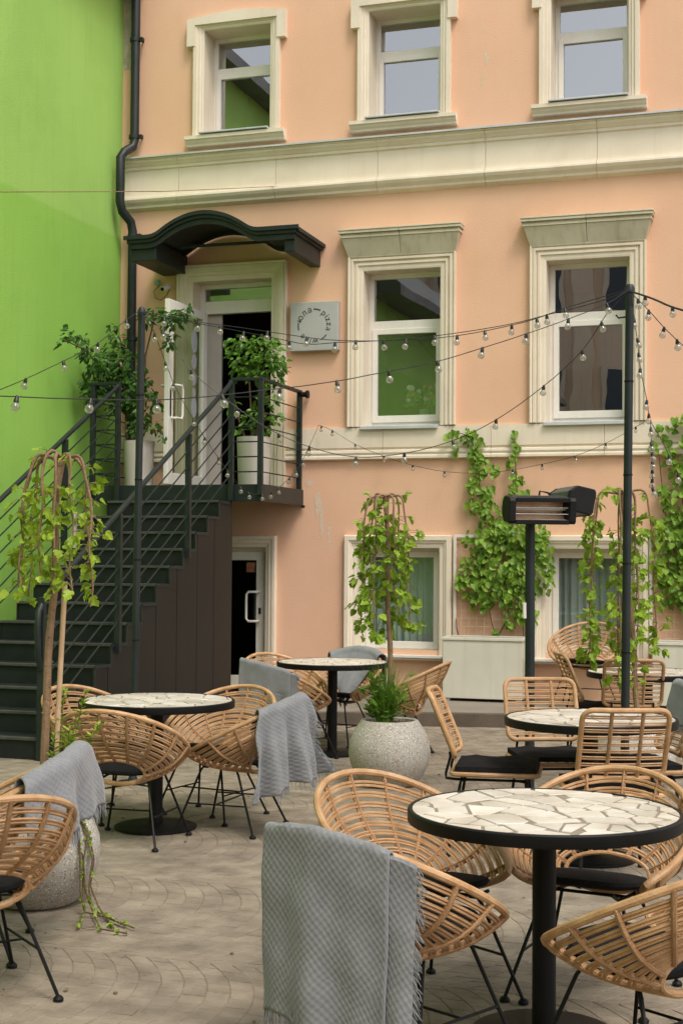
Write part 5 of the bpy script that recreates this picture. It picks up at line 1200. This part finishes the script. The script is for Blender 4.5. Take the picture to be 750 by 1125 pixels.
def bulb_at(p, root, proto=[None]):
    if proto[0] is None:
        m = MB(); m.lathe([(0,-.034),(.0165,-.034),(.0155,-.020),(.013,-.012),(.012,.0),(.006,.008),(0,.009)], 12); so = m.build('bulb', M['plastic'], None)
        m = MB(); m.lathe([(.011,-.034),(.017,-.041),(.025,-.052),(.0285,-.066),(.026,-.079),(.017,-.089),(0,-.0935)], 16); gl = m.build('globe', M['bulb'], None); gl.parent = so
        m = MB(); m.lathe([(.003,-.036),(.004,-.05),(.0015,-.062),(0,-.064)], 6); st_ = m.build('filament_stem', M['pvc'], None); st_.parent = so
        proto[0] = so; o = so
    else:
        o = proto[0].copy(); col.objects.link(o)
        for ch in proto[0].children:
            c = ch.copy(); col.objects.link(c); c.parent = o
    o.parent = root; o.scale = (.72,)*3; o.location = Vector(p) - root.location
    o.rotation_euler = (random.uniform(-.25,.25), random.uniform(-.25,.25), random.uniform(0,6))
SL = {'long': 'longest light string, from the right pole across the yard to the left edge',
 'upper': 'light string between the two poles, upper one passing the grey sign',
 'twin': 'light string between the two poles, close twin hanging just under the upper one',
 'left': 'light string slanting from the thin pole down across the green wall',
 'landing_drop': 'light string dropping from the thin pole to the landing edge',
 'dip': 'deeply sagging light string between the poles with its lowest point under the left middle window',
 'landing_edge': 'short light string looping under the landing railing corner',
 'wall': 'light string with dark sockets sagging along the wall over the vine',
 'hang_right': 'light string falling steeply from the right pole toward the right vine',
 'tail': 'bunched tail of a light string hanging straight down right of the pole',
 'right_high': 'upper light string leaving the right pole toward the right edge',
 'right_low': 'lower light string leaving the right pole toward the right edge'}
for k, (P, B) in STRINGS.items():
    t = thing('string_light', SL[k], 'string lights', P[0], group='bulb string lights over the yard')
    m = MB(); m.tube(P, .0026 if k != 'right_high' else .007, 6); m.build('cable', M['plastic'], t)
    for p in B: bulb_at(p, t)

# flowers standing inside the left middle window
fl_ = thing('flower_bouquet', 'loose bouquet of pink, orange and white flowers inside the left middle window', 'flowers', (-3.95,.40,3.03))
rg = random.Random(77); m = MB(); lf = MB()
m.lathe([(0,.0),(.05,.0),(.06,.10),(.05,.2),(.055,.22)], 16, (-3.95,.40,3.03)); m.build('vase', M['planterwhite'], fl_)
cols = [mat('coral_petal',(.55,.12,.06),(.6,.2,.1),.6), mat('pale_pink_petal',(.55,.35,.38),(.65,.45,.45),.6), mat('white_petal',(.65,.62,.55),(.7,.68,.6),.6)]
st_ = MB()
for k in range(22):
    p = Vector((-3.95+rg.uniform(-.20,.20), .38+rg.uniform(-.08,.06), 3.40+rg.uniform(-.06,.11)))
    st_.tube([(-3.95,.40,3.22), (Vector((-3.95,.4,3.22))+p)/2+Vector((0,0,.03)), p], .003, 5)
    f = MB(); r = rg.uniform(.022,.042)
    for q in range(9):
        a = q*.7; leaf(f, OVAL, p, (math.cos(a), -.3, math.sin(a)), (0,-1,0), r, .3, rg)
    f.build('flower', cols[k % 3], fl_, smooth=False, recalc=False)
    for q in range(3): leaf(lf, OVAL, p-Vector((0,0,.04))+rv(rg,.03), rv(rg), (0,-1,.3), .06, .3, rg)
st_.build('stems', M['dkbark'], fl_); lf.build('foliage', M['creeper'], fl_, smooth=False, recalc=False)

# crumbs, bud scales and a few dry leaves on the paving
rg = random.Random(99); m = MB()
for k in range(200):
    x, y = rg.uniform(-5.4,1.2), rg.uniform(-13.2,-2.6)
    if rg.random() < .86: s_ = rg.uniform(.003,.009); m.box(x-s_, x+s_*.8, y-s_*.7, y+s_, .0002, s_*.8)
    else: leaf(m, OVAL, (x, y, .004), (rg.uniform(-1,1), rg.uniform(-1,1), .05), (rg.uniform(-.3,.3), 0, 1), rg.uniform(.018,.04), .3, rg)
lo_ = m.build('leaf_litter', mat('dry_litter', (.14,.10,.06), (.24,.19,.12), .9, scale=30), None, smooth=False); lo_['kind'] = 'stuff'

# ------------------------------------------------------------------ camera, light
cd = bpy.data.cameras.new('camera'); cam = bpy.data.objects.new('camera', cd); col.objects.link(cam)
yaw, pitch, roll = .30931317, .03361258, .00670566
fwd = Vector((-math.sin(yaw)*math.cos(pitch), math.cos(yaw)*math.cos(pitch), math.sin(pitch))); r0 = Vector((math.cos(yaw), math.sin(yaw), 0)); u0 = r0.cross(fwd)
rt_ = r0*math.cos(roll) + u0*math.sin(roll); up_ = -r0*math.sin(roll) + u0*math.cos(roll)
mt = Matrix((rt_, up_, -fwd)).transposed().to_4x4(); mt.translation = Vector((0,-14.9456,1.5668)); cam.matrix_world = mt
cd.sensor_fit = 'VERTICAL'; cd.sensor_height = 36; cd.lens = 1562/1125*36; cd.clip_end = 500; cd.clip_start = .1
sc.camera = cam
W_ = bpy.data.worlds.new('World'); sc.world = W_; W_.use_nodes = True
nt = W_.node_tree; N = nt.nodes; bg = N['Background']; sky = N.new('ShaderNodeTexSky'); sky.sky_type = 'NISHITA'; sky.sun_disc = False
EL, AZ = R(57), R(134)
sky.sun_elevation = EL; sky.sun_rotation = AZ; sky.air_density = 1.0; sky.dust_density = 3.0; sky.ozone_density = 1.0
hs = N.new('ShaderNodeHueSaturation'); hs.inputs['Saturation'].default_value = .2
nt.links.new(sky.outputs['Color'], hs.inputs['Color']); nt.links.new(hs.outputs['Color'], bg.inputs['Color']); bg.inputs['Strength'].default_value = .15
sl = bpy.data.lights.new('sun', 'SUN'); sl.energy = 1.05; sl.angle = R(16); sl.color = (1,.90,.76); so = bpy.data.objects.new('sun', sl); col.objects.link(so)
sd = Vector((math.sin(AZ)*math.cos(EL), math.cos(AZ)*math.cos(EL), math.sin(EL))); so.rotation_euler = sd.to_track_quat('Z', 'Y').to_euler()
so.location = (6,-12,14)
vs_ = sc.view_settings; vs_.view_transform = 'Standard'; vs_.look = 'None'; vs_.gamma = 1; vs_.use_curve_mapping = False; vs_.exposure = .62
sc.cycles.use_denoising = True
sc.cycles.max_bounces = 8; sc.cycles.transparent_max_bounces = 16; sc.cycles.diffuse_bounces = 4; sc.cycles.glossy_bounces = 4
sc.cycles.caustics_reflective = False; sc.cycles.caustics_refractive = False
